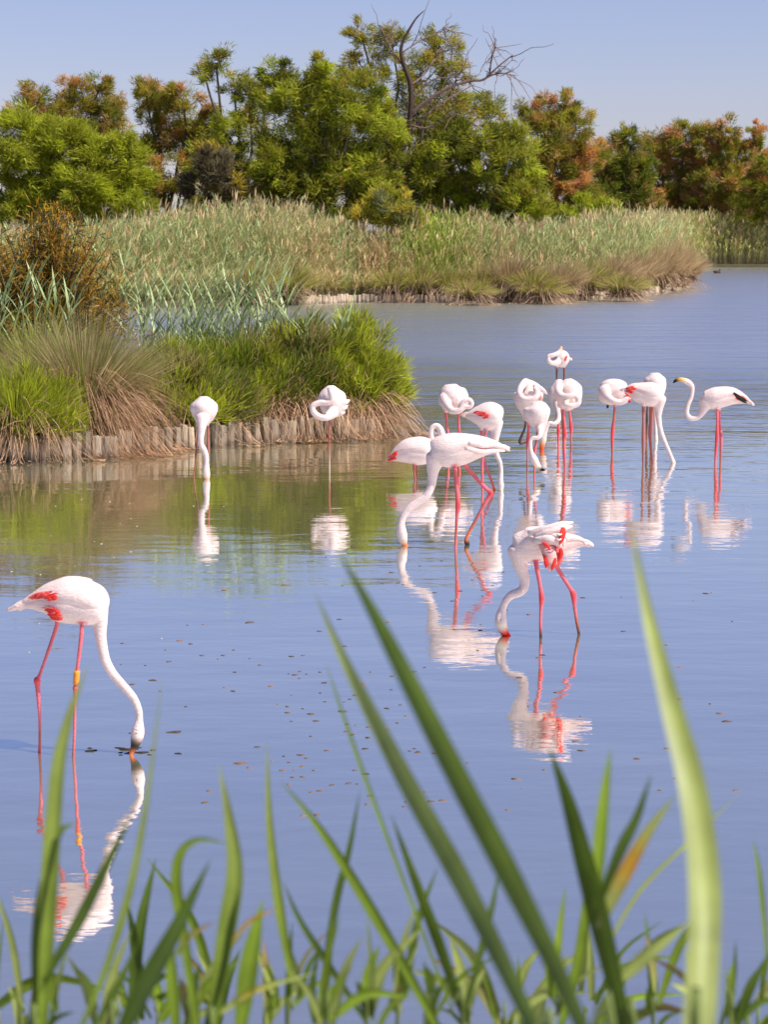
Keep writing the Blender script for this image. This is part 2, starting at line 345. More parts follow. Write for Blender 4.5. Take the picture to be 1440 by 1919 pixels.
tree('low_shrub', 'grey green low shrub at the foot of the dead tree', 91, [(735, 385, 46, 30), (760, 410, 40, 26), (700, 400, 36, 26)], (735, 460), (GREEN, OLIVE*1.3, np.array([.16, .17, .06])), 0, 420, (0.3, 0.6), 1.0, 0.05)
tree('low_shrub', 'dry brown brushwood shrub below the leaning tamarisk', 94, [(400, 310, 34, 40), (380, 350, 46, 36), (440, 350, 40, 40)], (400, 440), (np.array([.17, .13, .07]), np.array([.12, .10, .05]), OLIVE), 0, 330, (0.4, 0.8), 1.1, 0.05)
tree('low_shrub', 'fresh green rounded shrub at the foot of the salmon blossomed tree', 112, [(1060, 400, 40, 26), (1150, 395, 45, 26), (1105, 392, 36, 28)], (1105, 450), P_L, 0, 360, (0.3, 0.6), 0.9, 0.05)

# dead tree, limbs traced
def dead_tree():
    Y = 96.0; base = at(735, 420, Y); base[2] = 0.15
    root = empty('dead_tree', base); tag(root, 'dead tree with bare grey brown branches reaching over the green crowns', 'tree')
    acc = Acc(); br = (0.06, 0.035, 0.028); pale = (0.20, 0.125, 0.10)
    def path(pts, r0, r1, col, dy=0):
        P = np.array([at(x, y, Y+dy*i/max(1, len(pts)-1)) for i, (x, y) in enumerate(pts)]); P = catmull(P, 4)
        tube(acc, P, np.linspace(r0*.75, r1, len(P))*Y/F, col, 7); return P
    b0 = base.copy(); b0[2] = -0.2
    P = np.array([b0]+[at(x, y, Y) for x, y in [(742, 340), (745, 300), (765, 255), (770, 210), (770, 160), (757, 120), (752, 90), (765, 60), (780, 35), (795, 20)]])
    P = catmull(P, 4); tube(acc, P, np.interp(np.linspace(0, 1, len(P)), [0, .45, .7, 1], [6.5, 5, 3.2, .8])*Y/F, br, 8)
    paths = [path([(770, 215), (800, 190), (840, 165), (880, 152), (905, 150), (920, 138), (940, 120), (962, 103)], 5.5, 1, pale, -1.2),
             path([(905, 150), (925, 140), (945, 138), (968, 142)], 2.6, .6, pale, -1), path([(918, 140), (922, 110), (928, 90), (925, 80)], 2.4, .6, br, -1),
             path([(765, 255), (800, 215), (850, 180), (890, 158)], 3.6, 1, pale, .8), path([(770, 160), (795, 140), (815, 110), (830, 92)], 3, .7, pale, .8),
             path([(757, 125), (735, 95), (722, 70), (715, 50)], 2.8, .6, pale, 0.6), path([(770, 190), (810, 150), (850, 145), (870, 130)], 2.4, .6, pale, -.6),
             path([(770, 235), (800, 240), (830, 225), (860, 215), (900, 240)], 3, .6, pale, -.8), path([(745, 300), (790, 270), (800, 300), (820, 325)], 2.6, .6, pale, -.7),
             path([(745, 300), (720, 260), (705, 215), (700, 170)], 3, .7, pale, .8), path([(752, 100), (790, 75), (825, 60), (835, 52)], 2.2, .5, pale, .4)]
    for P in paths:
        for q in range(15):
            i = random.randrange(2, len(P)-1); d = P[i]-P[i-1]; d /= np.linalg.norm(d)
            e = P[i]+(d*0.5+rng.normal(size=3)*0.6+np.array([.1, 0, random.choice([.25, -.45])]))*random.uniform(0.4, 1.3)
            limb(acc, P[i], e, 0.018, 0.007, 0.06, pale if random.random() < .7 else br, 4)
    link('trunk', acc.mesh('trunk'), M_BARK, root)
dead_tree()

# ------------------------------------------------------------------ far reed beds
def reeds(acc, base, H, cs, leafw, nleaf, plume, tilt=0.10):
    N = len(base); d = unit(np.stack([rng.normal(size=N)*tilt-0.02, rng.normal(size=N)*tilt, np.ones(N)], 1))
    bend = np.stack([rng.normal(size=N)*0.12*H, rng.normal(size=N)*0.06*H, np.zeros(N)], 1)
    stem = np.array([.36, .30, .11])
    blades(acc, base, d, H, 0.022, bend, 3, stem, cs, 'taper')
    for q in range(nleaf):
        t = rng.uniform(0.30, 1.0, N)[:, None]; pos = base+d*H[:, None]*t+bend*t*t
        a = rng.uniform(0, 6.283, N); up = rng.uniform(1.2, 3.0, N)
        ld = unit(np.stack([np.cos(a)+0.25, np.sin(a), up], 1)); L = rng.uniform(0.3, 0.6, N)
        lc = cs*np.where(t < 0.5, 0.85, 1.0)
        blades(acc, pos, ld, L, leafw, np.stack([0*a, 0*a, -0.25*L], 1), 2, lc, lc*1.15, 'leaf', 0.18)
    m = rng.random(N) < plume
    if m.any():
        p = (base+d*H[:, None]+bend)[m]; n = len(p)
        for q in range(2):
            blades(acc, p-np.array([0, 0, .1]), unit(np.stack([rng.normal(size=n)*.2+.12, rng.normal(size=n)*.2, np.ones(n)], 1)), rng.uniform(.3, .5, n), 0.06, np.zeros((n, 3)), 2, (.60, .40, .20), (.68, .48, .27), 'spray')
def far_bed():
    acc = Acc(); n = 14500
    X0 = far_front[0][0]; X1 = far_front[-1][0]+0.2
    x = rng.uniform(X0, X1, n); dep = rng.random(n)**1.3*9.0
    fx = np.array([p[0] for p in far_front]); fy = np.array([p[1] for p in far_front])
    y0 = np.interp(x, fx, fy); y = y0+0.75+dep
    pxs = 720+F*x/y
    top = np.interp(pxs, [-50, 150, 260, 330, 450, 560, 640, 700, 745, 800, 860, 930, 1010, 1100, 1200, 1270, 1300], [430, 425, 405, 392, 385, 382, 408, 445, 425, 405, 398, 415, 420, 405, 398, 410, 440])
    zt = CAMH-(top-HOR)/F*y
    ramp = np.clip((dep+0.3)/2.6, 0.30, 1.0)
    H = np.clip((zt-0.22)*ramp*rng.normal(0.93, 0.075, n), 0.5, 4.2)
    base = np.stack([x, y, np.full(n, 0.15)], 1)
    g1 = np.array([.38, .42, .16]); g2 = np.array([.32, .40, .05]); dry = np.array([.56, .40, .18])
    nzv = 0.5+0.5*np.sin(x*1.1+np.sin(x*0.37)*3+dep*0.4)
    green = np.exp(-((pxs-815)/75)**2); cs = g1*(1-green[:, None])+g2*green[:, None]
    dr = np.clip(0.15+0.45*nzv*(dep < 3)+0.9*np.exp(-((pxs-695)/32)**2)+0.35*np.exp(-((pxs-480)/120)**2)*nzv, 0, 1)
    isdry = rng.random(n) < dr*0.7; cs = np.where(isdry[:, None], dry, cs)
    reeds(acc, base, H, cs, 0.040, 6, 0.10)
    tag(link('reed_bed', acc.mesh('reed_bed'), M_REED), 'tall pale green reed bed along the far bank below the trees', 'reeds', None, 'stuff')
    acc = Acc(); n = 5200
    x = rng.uniform(17, 46, n); dep = rng.random(n)*9; y = np.where(x < 24, 150+(x-18)*3, 168.4)+dep; x = x*1.0
    zt = CAMH-(398-HOR)/F*y; H = np.clip((zt-.2)*np.clip((dep+1)/3.0, .45, 1)*rng.normal(.93, .07, n), .6, 4.6)
    cs = np.where((rng.random(n) < 0.3)[:, None], dry*0.9, np.array([.36, .38, .10]))
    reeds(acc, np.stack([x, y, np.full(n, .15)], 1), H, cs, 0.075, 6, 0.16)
    tag(link('reed_bed', acc.mesh('reed_bed'), M_REED), 'most distant reed bed across the narrow channel behind the duck', 'reeds', None, 'stuff')
far_bed()

def tussock(name, label, base, n, H, spread, lean, cols, deadn, deadL, deadlean, w=0.012, group=None, dead_col=(0.36, 0.22, 0.12), foot=0.25):
    root = empty(name, base); tag(root, label, 'grass tussock' if 'tussock' in name else 'shrub', group)
    a = Acc(); ang = rng.uniform(0, 6.283, n); rad = np.sqrt(rng.random(n))
    b = base+np.stack([np.cos(ang)*rad*foot*spread, np.sin(ang)*rad*foot*spread, np.zeros(n)], 1)
    out = np.stack([np.cos(ang)*rad*spread, np.sin(ang)*rad*spread, np.zeros(n)], 1)
    d = unit(out*0.55/H+np.array([lean*0.5, 0, 1])+rng.normal(size=(n, 3))*0.06)
    L = H*rng.uniform(0.6, 1.08, n)*(1-0.2*rad)
    bend = out*0.55+np.array([lean*0.35*H, 0, 0])-np.stack([0*L, 0*L, (0.10+0.22*rad)*L], 1)
    pick = rng.integers(0, len(cols), n); c0 = np.array([c[0] for c in cols])[pick]; c1 = np.array([c[1] for c in cols])[pick]
    blades(a, b, d, L, w, bend, 3, c0, c1, 'taper', 0.2)
    link('blades', a.mesh('blades'), M_LEAF, root)
    if deadn:
        a = Acc(); ang = rng.uniform(0, 6.283, deadn); ang = np.where(np.sin(ang) > 0.3, -ang, ang)
        rad = np.sqrt(rng.random(deadn)); u = np.stack([np.cos(ang), np.sin(ang), np.zeros(deadn)], 1)
        b = base+u*(rad*spread*0.45)[:, None]+np.array([0, 0, 1])*(rng.random(deadn)*0.40*H)[:, None]
        d = unit(u+np.array([deadlean, -.2, 0.35])+rng.normal(size=(deadn, 3))*0.3); L = deadL*rng.uniform(.5, 1.2, deadn)
        bend = np.stack([0*L, 0*L, -(0.35+0.75*rng.random(deadn))*L], 1)
        blades(a, b, d, L, w*1.25, bend, 4, np.array(dead_col)*0.8, np.array(dead_col)*1.3, 'taper', 0.25)
        V = np.concatenate(a.V); V[:, 2] = np.maximum(V[:, 2], 0.012+0.03*rng.random(len(V))); a.V = [V]
        link('dead_stems', a.mesh('dead_stems'), M_DRY, root)
    return root
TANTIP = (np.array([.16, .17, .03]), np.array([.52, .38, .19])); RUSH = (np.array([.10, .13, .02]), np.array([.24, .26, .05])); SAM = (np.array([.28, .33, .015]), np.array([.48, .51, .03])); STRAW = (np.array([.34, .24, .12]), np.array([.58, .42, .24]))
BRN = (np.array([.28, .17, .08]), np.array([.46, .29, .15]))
# brown rush tussocks along the foot of the far reeds
FT = [(600, 560, 1.2), (640, 556, 1.5), (690, 556, 2.3), (735, 560, 1.3), (790, 560, 1.5), (850, 560, 1.2), (905, 560, 1.4), (955, 560, 1.8), (1000, 562, 1.3), (1050, 560, 1.6), (1100, 556, 1.5), (1150, 552, 1.8), (1195, 548, 1.9), (1235, 543, 2.2), (1265, 538, 2.3), (1285, 533, 1.7), (470, 567, 1.6), (540, 565, 1.6), (1170, 558, 1.0), (880, 565, .8), (1020, 563, .8)]
for i, (x, y, h) in enumerate(FT):
    b = on(x, y+7); b[1] += 0.55; b[2] = 0.15
    brown = i in (2, 7, 9, 12, 13, 14, 15, 11)
    tussock('rush_tussock', 'straw brown rush tussock drooping over the far stakes' if brown else 'green and tan rush tussock at the foot of the far reeds', b, 1000, h*1.25, 1.15, 0.15, [BRN, STRAW, TANTIP] if brown else [RUSH, SAM, TANTIP, BRN], 220, 0.8, 0.2, 0.032,
            'brown tussocks along the far bank' if brown else 'green tussocks along the far bank', (0.36, .24, .15))

# ------------------------------------------------------------------ island plants
def isl(px, py, back=0.3):
    b = on(px, py); b[1] += back; b[2] = 0.2; return b
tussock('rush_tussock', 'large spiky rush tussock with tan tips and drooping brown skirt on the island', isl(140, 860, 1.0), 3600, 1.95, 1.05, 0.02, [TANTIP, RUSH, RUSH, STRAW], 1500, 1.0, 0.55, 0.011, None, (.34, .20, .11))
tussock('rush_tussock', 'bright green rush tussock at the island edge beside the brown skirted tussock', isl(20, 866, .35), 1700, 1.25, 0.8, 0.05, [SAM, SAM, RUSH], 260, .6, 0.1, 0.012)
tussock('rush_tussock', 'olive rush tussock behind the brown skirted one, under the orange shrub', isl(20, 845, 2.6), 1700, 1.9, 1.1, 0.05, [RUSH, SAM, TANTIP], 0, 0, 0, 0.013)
def samphire(label, base, n0, rx, ry, H, lean, deadn, pal, dl=0.3):
    n = int(n0*2.1); root = empty('samphire_shrub', base); tag(root, label, 'shrub')
    a = Acc(); s = Acc(); nc = 130; ca = rng.uniform(0, 6.283, nc); cr_ = np.sqrt(rng.random(nc)); ch = H*(1-0.55*cr_**2)*rng.uniform(0.2, 1.12, nc)**0.65
    cc = base+np.stack([np.cos(ca)*cr_*rx+lean*ch*.4, np.sin(ca)*cr_*ry, ch*.86], 1); cp = rng.integers(0, len(pal), nc); cj = rng.uniform(.65, 1.25, nc)
    i = rng.integers(0, nc, n); ang = ca[i]; rad = cr_[i]; off = rnd_ball(n, 2.2)
    pos = cc[i]+off*np.array([.21, .2, .2])*(rx/.9)**.5
    d = unit(off*.75+np.stack([np.cos(ang)*rad*0.5+lean*1.3, np.sin(ang)*rad*0.4, 0.85+0*rad], 1)+rng.normal(size=(n, 3))*0.22)
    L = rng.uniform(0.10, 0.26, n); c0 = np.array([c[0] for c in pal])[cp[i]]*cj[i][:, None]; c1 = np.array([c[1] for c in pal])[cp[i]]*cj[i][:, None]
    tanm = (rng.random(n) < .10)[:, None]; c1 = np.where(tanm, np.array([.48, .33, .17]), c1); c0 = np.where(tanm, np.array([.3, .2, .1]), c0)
    blades(a, pos-d*L[:, None]*0.4, d, L, 0.0125, rng.normal(size=(n, 3))*0.03, 2, c0, c1, 'spray', 0.2)
    pos[:, 2] = np.maximum(pos[:, 2], .1)
    link('foliage', a.mesh('foliage'), M_LEAF, root)
    m = 260; i = rng.integers(0, n, m); st = base+np.stack([np.cos(ang[i])*rad[i]*rx*.45, np.sin(ang[i])*rad[i]*ry*.45, -0.05+0*rad[i]], 1)
    v = pos[i]-st; L = np.linalg.norm(v, axis=1); blades(s, st, unit(v), L, 0.014, np.zeros((m, 3)), 3, (.12, .08, .05), (.10, .10, .03), 'taper')
    if deadn:
        ang = rng.uniform(3.3, 6.1, deadn); rad = 0.55+0.45*rng.random(deadn)
        st = base+np.stack([np.cos(ang)*rad*rx*.85, np.sin(ang)*rad*ry*.85, rng.uniform(.02, .30, deadn)*H], 1)
        d = unit(np.stack([np.cos(ang)*.8+rng.normal(size=deadn)*.5, np.sin(ang)-.2, rng.normal(size=deadn)*.35], 1)); L = rng.uniform(.25, .75, deadn)*dl/.3
        blades(s, st, d, L, 0.013, np.stack([0*L, 0*L, -rng.uniform(.3, .9, deadn)*L], 1), 4, (.30, .17, .10), (.56, .35, .20), 'taper', .25)
    V = np.concatenate(s.V); V[:, 2] = np.maximum(V[:, 2], 0.012+0.03*rng.random(len(V))); s.V = [V]
    link('dead_stems', s.mesh('dead_stems'), M_DRY, root)
G1 = [SAM, SAM, (np.array([.13, .18, .012]), np.array([.28, .33, .02]))]
G2 = G1+[(np.array([.26, .22, .05]), np.array([.46, .36, .14])), (np.array([.10, .13, .015]), np.array([.22, .26, .03]))]
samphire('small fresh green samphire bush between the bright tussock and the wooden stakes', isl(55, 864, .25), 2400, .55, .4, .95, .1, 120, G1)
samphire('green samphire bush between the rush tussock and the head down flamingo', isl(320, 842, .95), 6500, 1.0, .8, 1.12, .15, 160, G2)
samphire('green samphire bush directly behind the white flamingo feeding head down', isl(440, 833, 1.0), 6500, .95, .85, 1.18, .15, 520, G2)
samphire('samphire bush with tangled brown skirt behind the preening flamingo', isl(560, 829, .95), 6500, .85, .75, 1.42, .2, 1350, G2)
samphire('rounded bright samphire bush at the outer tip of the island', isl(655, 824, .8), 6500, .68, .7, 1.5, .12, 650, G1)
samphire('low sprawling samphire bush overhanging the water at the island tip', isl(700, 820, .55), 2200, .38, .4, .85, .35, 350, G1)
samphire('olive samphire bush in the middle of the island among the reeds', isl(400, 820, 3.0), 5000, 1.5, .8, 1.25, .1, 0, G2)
# twiggy orange shrub
def orange_shrub():
    base = np.array([-5.25, 35.0, 0.2]); root = empty('twiggy_shrub', base); tag(root, 'dark twiggy shrub crusted orange, behind the rush tussock at the island', 'shrub')
    s = Acc(); a = Acc(); k = 35.0/F
    tips = []
    for q in range(330):
        an = random.uniform(0, 6.28); el = random.uniform(0.15, 1.5); rr_ = random.uniform(.5, 1.0)
        e = base+np.array([math.cos(an)*math.cos(el)*1.75+.10, math.sin(an)*math.cos(el)*1.2, 0.6+math.sin(el)*2.35])*np.array([rr_, rr_, rr_])
        mid = base+(e-base)*0.45+np.array([0, 0, .25]); col = (.07, .045, .03) if random.random() < .55 else (.36, .17, .02)
        P = catmull(np.array([base+rng.normal(size=3)*np.array([.12, .1, 0])-np.array([0, 0, .1]), mid+rng.normal(size=3)*.12, e]), 4); tube(s, P, np.linspace(.022, .006, len(P)), col, 5); tips.append(P)
    link('branches', s.mesh('branches'), M_BARK, root)
    n = 26000; i = rng.integers(0, len(tips), n); j = rng.integers(3, 9, n); T = np.array(tips)
    pos = T[i, j]+rng.normal(size=(n, 3))*.09; d = unit(rng.normal(size=(n, 3))+np.array([0, 0, .6])); L = rng.uniform(.05, .2, n)
    u = rng.random(n)[:, None]; c = np.where(u < .42, np.array([.50, .25, .015]), np.where(u < .8, np.array([.06, .07, .012]), np.array([.30, .22, .03])))
    blades(a, pos, d, L, .018, np.zeros((n, 3)), 2, c*.8, c*1.1, 'spray', .25); link('twigs', a.mesh('twigs'), M_LEAF, root)
orange_shrub()
# ground cover of the island
def island_cover():
    a = Acc(); n = 9000; x = rng.uniform(-7.5, .1, n); y = rng.uniform(27.3, 37, n)
    fx = [p[0] for p in isl_front]; fy = [p[1] for p in isl_front]; ok = (y > np.interp(x, fx, fy)+.15) & (y < 36-1.6*np.clip(x+2, 0, 9)) ; x = x[ok]; y = y[ok]; n = len(x)
    pick = rng.random(n)[:, None]; c = np.where(pick < .5, SAM[0], np.where(pick < .75, BRN[0], RUSH[1]))
    blades(a, np.stack([x, y, np.full(n, .2)], 1), unit(np.stack([rng.normal(size=n)*.35, rng.normal(size=n)*.3, np.ones(n)], 1)), rng.uniform(.3, .85, n), .015, rng.normal(size=(n, 3))*.12, 3, c, c*1.5, 'taper', .2)
    tag(link('island_grass', a.mesh('island_grass'), M_LEAF), 'mixed green and tan grass covering the island', 'grass', None, 'stuff')
island_cover()

# reeds with leaves as objects of their own (island)
def leaf_mesh(L, w, droop, col, tipcol, name='leaf', n=7):
    V = []; Q = []; K = []
    for i in range(n+1):
        t = i/n; wd = w*max(.03, min(1, .35+4*t)*(1-t**1.8)); x = L*t; z = -droop*L*t*t+.0
        for s, zz in ((-1, .18*wd), (0, 0), (1, .18*wd)): V.append((x, s*wd*.5, z+zz)); K.append(np.array(col)*(1-t)+np.array(tipcol)*t)
    for i in range(n):
        for s in (0, 1): k = i*3+s; Q.append((k, k+1, k+4, k+3))
    me = mesh_np(name, V, Q, np.array(K)); me.materials.append(M_REED); return me
GLAU = [leaf_mesh(random.uniform(.34, .56), random.uniform(.036, .048), random.uniform(.05, .4), np.array([.33, .42, .16])*random.uniform(.8, 1.1), np.array([.47, .55, .25])*random.uniform(.85, 1.1)) for _ in range(8)]
def island_reed(tx, ty, Y):
    tip = at(tx, ty, Y); H = tip[2]-.15
    base = np.array([tip[0]-random.uniform(-.05, .28), Y+random.uniform(-.1, .1), .15]); root = empty('reed', base)
    tag(root, 'glaucous reed stalk with upswept leaves rising above the island bushes', 'reed', 'glaucous reeds on the island')
    a = Acc(); P = catmull(np.array([base, base*.55+tip*.45+np.array([-.05, 0, 0]), tip-np.array([0, 0, .2])]), 4)
    P = catmull(P, 2); tube(a, P, np.linspace(.009, .004, len(P)), (.24, .27, .12), 6); link('stem', a.mesh('stem'), M_REED, root)
    nl = 12
    for q in range(nl):
        t = .42+.58*q/(nl-1); i = min(len(P)-1, int(t*(len(P)-1)+.5)); p = P[i]
        o = bpy.data.objects.new('leaf', random.choice(GLAU)); C.objects.link(o); o.parent = root; o.location = Vector(p)-root.location
        az = (0.1 if q % 3 else 2.6)+random.uniform(-.7, .7); el = random.uniform(.85, 1.2)+.2*t
        o.rotation_euler = (random.uniform(-.5, .5), -min(el, 1.42), az); s = random.uniform(.8, 1.15); o.scale = (s, s, s)
for (x, y, Y) in [(18, 498, 33.5), (48, 505, 33), (72, 488, 33.5), (90, 520, 33), (140, 508, 33), (128, 530, 32.5), (265, 520, 32), (285, 505, 32), (305, 512, 32.5), (325, 500, 31.5), (345, 515, 32), (362, 500, 31), (384, 505, 31.5), (398, 530, 31), (415, 495, 31), (432, 482, 31), (442, 515, 30.5), (456, 545, 30.5), (470, 500, 31), (478, 485, 31), (500, 540, 30.5), (515, 515, 31), (530, 488, 31), (540, 500, 31.3), (548, 545, 30.5), (572, 580, 30.2), (590, 590, 30.2), (640, 585, 30.3), (655, 568, 30.4), (375, 545, 30.5), (315, 550, 30.5), (235, 470, 36), (255, 500, 34), (272, 530, 31.2), (295, 535, 31), (335, 535, 30.8), (352, 540, 31), (372, 518, 31.4), (392, 512, 31.2), (408, 520, 30.8), (425, 510, 31.3), (448, 500, 31.4), (462, 522, 31), (488, 515, 31.2), (508, 500, 31.4), (522, 530, 30.8), (556, 560, 30.5), (8, 520, 32.5), (36, 530, 32.8), (105, 515, 33)]:
    island_reed(x, y, Y)

# ------------------------------------------------------------------ flamingos
WHT = np.array([.74, .575, .53]); PNK = np.array([.76, .42, .38]); CRM = np.array([.80, .62, .48]); LEG = np.array([.66, .14, .16]); JNT = np.array([.72, .07, .08]); LEGD = np.array([.40, .12, .09])
BLK = np.array([.015, .013, .013]); RED = np.array([.80, .045, .035]); BILL = np.array([.78, .20, .07]); DARK = np.array([.06, .04, .03]); GRY = np.array([.62, .54, .52])
class Z:   # coordinates read in an enlarged view: origin and scale
    def __init__(s, ox, oy, k): s.ox, s.oy, s.k = ox, oy, k
ZA = Z(0, 1050, 4.264); ZC = Z(860, 940, 3.8375); ZB = Z(700, 620, 3.6); ZR = Z(940, 620, 2.88); ZK = Z(960, 700, 9.0); ZD = Z(330, 700, 3.892)
def remesh(acc, voxel, smooth=2):
    me = mesh_np('tmp', np.concatenate(acc.V), np.concatenate(acc.Q))
    o = bpy.data.objects.new('tmp', me); C.objects.link(o)
    m = o.modifiers.new('r', 'REMESH'); m.mode = 'VOXEL'; m.voxel_size = voxel; m.use_smooth_shade = True
    s = o.modifiers.new('s', 'SMOOTH'); s.factor = .5; s.iterations = smooth
    dc = o.modifiers.new('d', 'DECIMATE'); dc.ratio = .45
    dg = bpy.context.evaluated_depsgraph_get(); out = bpy.data.meshes.new_from_object(o.evaluated_get(dg))
    bpy.data.objects.remove(o); bpy.data.meshes.remove(me)
    src = np.concatenate(acc.V); sk = np.concatenate(acc.K); kd = kdtree.KDTree(len(src))
    for i, v in enumerate(src): kd.insert(v, i)
    kd.balance(); K = np.empty((len(out.vertices), 3))
    for i, v in enumerate(out.vertices):
        r = kd.find_n(v.co, 3); w = np.array([1/(q[2]+.001) for q in r]); K[i] = (sk[[q[1] for q in r]]*w[:, None]).sum(0)/w.sum()
    out.polygons.foreach_set('use_smooth', np.full(len(out.polygons), True)); set_cols(out, K); return out
def flamingo(label, z, water_y, body, neck, legs, lat=.8, facing=False, wings=((.55, .78, 70),), eye=None, feathers=(), voxel=.0062, neck_dy=0.0, body_col=WHT, tilt_dy=0.0, wing_on=True):
    """body/neck: (x, y, r[, dy[, colour]]) in enlarged-view pixels, chest first; legs: lists of (x, y, r, colour) hip to water"""
    Y0 = depth_of(z.oy+water_y/z.k); k = Y0/F/z.k
    def W(x, y, dy=0.0): return at(z.ox+x/z.k, z.oy+y/z.k, Y0+dy)
    foot = W(legs[0][-1][0], legs[0][-1][1]); foot[2] = 0
    root = empty('flamingo', foot); tag(root, label, 'flamingo', 'flamingos wading in the lagoon')
    acc = Acc()
    B = np.array([list(W(b[0], b[1], b[3] if len(b) > 3 else 0))+[b[2]*k] for b in body]); S = catmull(B, 5); S[:, 3] = np.maximum(S[:, 3], .003)
    T = unit(np.gradient(S[:, :3], axis=0)); ref = np.array([0., 1, 0]); Lv = unit(ref[None]-T*(T@ref)[:, None]); U = np.cross(T, Lv)
    kb = np.array([body_col*(1-.25*max(0, t-.6))+np.array([.0, -.05, -.05])*max(0, t-.5)*2 for t in np.linspace(0, 1, len(S))])
    tube(acc, S[:, :3], S[:, 3], kb, 24, lat)
    if U[len(U)//2][2] < 0: U = -U
    def surf(t, th, off=0.0):
        f = np.clip(t, 0, 1)*(len(S)-1); i = int(min(len(S)-2, math.floor(f))); u = f-i
        c = S[i]*(1-u)+S[i+1]*u; Uu = U[i]*(1-u)+U[i+1]*u; Lu = Lv[i]*(1-u)+Lv[i+1]*u; n = Uu*math.cos(th)+Lu*math.sin(th)
        return c[:3]+Uu*math.cos(th)*(c[3]+off)+Lu*math.sin(th)*(c[3]*lat+off), n
    # neck, head and bill: one run
    pts = np.array([list(W(n[0], n[1], (n[3] if len(n) > 3 and n[3] is not None else neck_dy)))+[n[2]*k] for n in neck]); cols = [n[4] if len(n) > 4 else body_col for n in neck]
    pre = pts[0].copy(); pre[:3] += (pts[0, :3]-pts[1, :3])*.45; pre[3] *= .4; pts = np.vstack([pre, pts]); cols = [cols[0]]+list(cols)
    Np = catmull(np.hstack([pts, np.array(cols)]), 5); tube(acc, Np[:, :3], np.maximum(Np[:, 3], .004), np.clip(Np[:, 4:], 0, 1), 14, .92)
    rings = []
    for li, lg in enumerate(legs):
        dy = (-.055 if li == 0 else .06)
        P = []; 
        for (x, y, r, c) in lg: P.append(list(W(x, y, dy*(.6 if y == lg[0][1] else 1)))+[min(max(r*k, .0078), .024)]+list(c))
        P = np.array(P)
        if P[-1][2] < .05: e = P[-1].copy(); e[2] = -.05; P = np.vstack([P, e])
        Lg = catmull(P, 4); tube(acc, Lg[:, :3], np.maximum(Lg[:, 3], .0075), np.clip(Lg[:, 4:], 0, 1), 10)
        rings.append(Lg)
        # feathered thigh
        h = P[0][:3]; g = P[1][:3]; tube(acc, np.array([h+(h-g)*.25, h, h+(g-h)*.16]), np.array([.05, .042, .012]), body_col, 12)
    bm_ = remesh(acc, voxel); link('body', bm_, M_PLUME, root)
    # folded wings: shells lying on the flanks
    sides = ((-1, 1) if not facing else (0, math.pi)) if wing_on else ()
    for sd in sides:
        V = []; K = []; nt_, na = 26, 16
        for i in range(nt_):
            t = .13+.85*i/(nt_-1)
            for j in range(na):
                v = j/(na-1)
                lo, hi = (.12, 1.95-.75*(i/(nt_-1))) if not facing else (-.95, .95)
                th = lo+(hi-lo)*v; edge = min(1, 5*v if not facing else 4*v, 4*(1-v))*min(1, 6*i/(nt_-1))
                rid = .0022*math.sin(j*2.4+i*.5)*(i/(nt_-1)); off = .004*edge+(.011*edge*math.sin(math.pi*min(1, .25+.75*i/(nt_-1))))+rid*edge-.004*(1-edge)
                p, n_ = surf(t, (sd*th if not facing else sd+th), off); V.append(p)
                q = max(0, i/(nt_-1)-.45); K.append(body_col*(1-q*.1)+np.array([.02, -.10, -.10])*q*(.4+v))
        Q = [(i*na+j, i*na+j+1, (i+1)*na+j+1, (i+1)*na+j) for i in range(nt_-1) for j in range(na-1)]
        w_o = link('wing', mesh_np('wing', V, Q, np.array(K)), M_PLUME, root)
        if not facing:
            for (t0, t1, deg) in wings:
                fa = Acc(); nf = 24
                for q in range(nf):
                    u = q/(nf-1); pl = []
                    ta = t0+(t1-t0)*u*.75; da = deg+(16*(1-u)-6)+random.uniform(-11, 11); ln = (.035+.06*random.random())
                    for s_ in range(5): pl.append(surf(ta+ln*1.3*s_/4, sd*R(da+s_*1.5), .0125+.002*(q % 3))[0])
                    P = np.array(pl); w_ = .004+.006*random.random(); tube(fa, P, w_*np.array([.5, .9, 1, .8, .15]), RED*(1-.25*u)+PNK*.25*u*(q % 2), 8, .3)
                o = link('red_coverts', fa.mesh('red_coverts'), M_PLUME, w_o, False); o.location = (0, 0, 0)
    # tail and wing-tip plumes
    ta = Acc()
    tip = S[-1, :3]; dirv = unit((S[-1, :3]-S[-8, :3])[None])[0]
    for q in range(6):
        b0 = S[-9, :3]+U[-9]*S[-9, 3]*random.uniform(-.3, .7)+Lv[-9]*S[-9, 3]*lat*random.uniform(-.6, .6); e = tip+dirv*random.uniform(-.02, .05)+U[-1]*random.uniform(-.012, .018)+Lv[-1]*random.uniform(-.02, .02)
        if facing: e = b0+(tip-b0)*.8
        P = np.array([b0, (b0+e)/2+U[-5]*.006, e]); P = catmull(P, 3); tube(ta, P, np.interp(np.linspace(0, 1, len(P)), [0, .5, .85, 1], [.012, .016, .012, .002]), body_col*np.array([1, .95, .95]), 7, .5)
    link('tail', ta.mesh('tail'), M_PLUME, root)
    for nm, plumes in feathers:
        for (pl, r_, c_) in plumes:
            fa = Acc(); P = catmull(np.array([W(p[0], p[1], p[2]) for p in pl]), 4); t = np.linspace(0, 1, len(P)); tube(fa, P, r_*k*np.interp(t, [0, .3, .75, 1], [.6, 1, .8, .12]), c_, 9, .5)
            link(nm, fa.mesh(nm), M_PLUME, root)
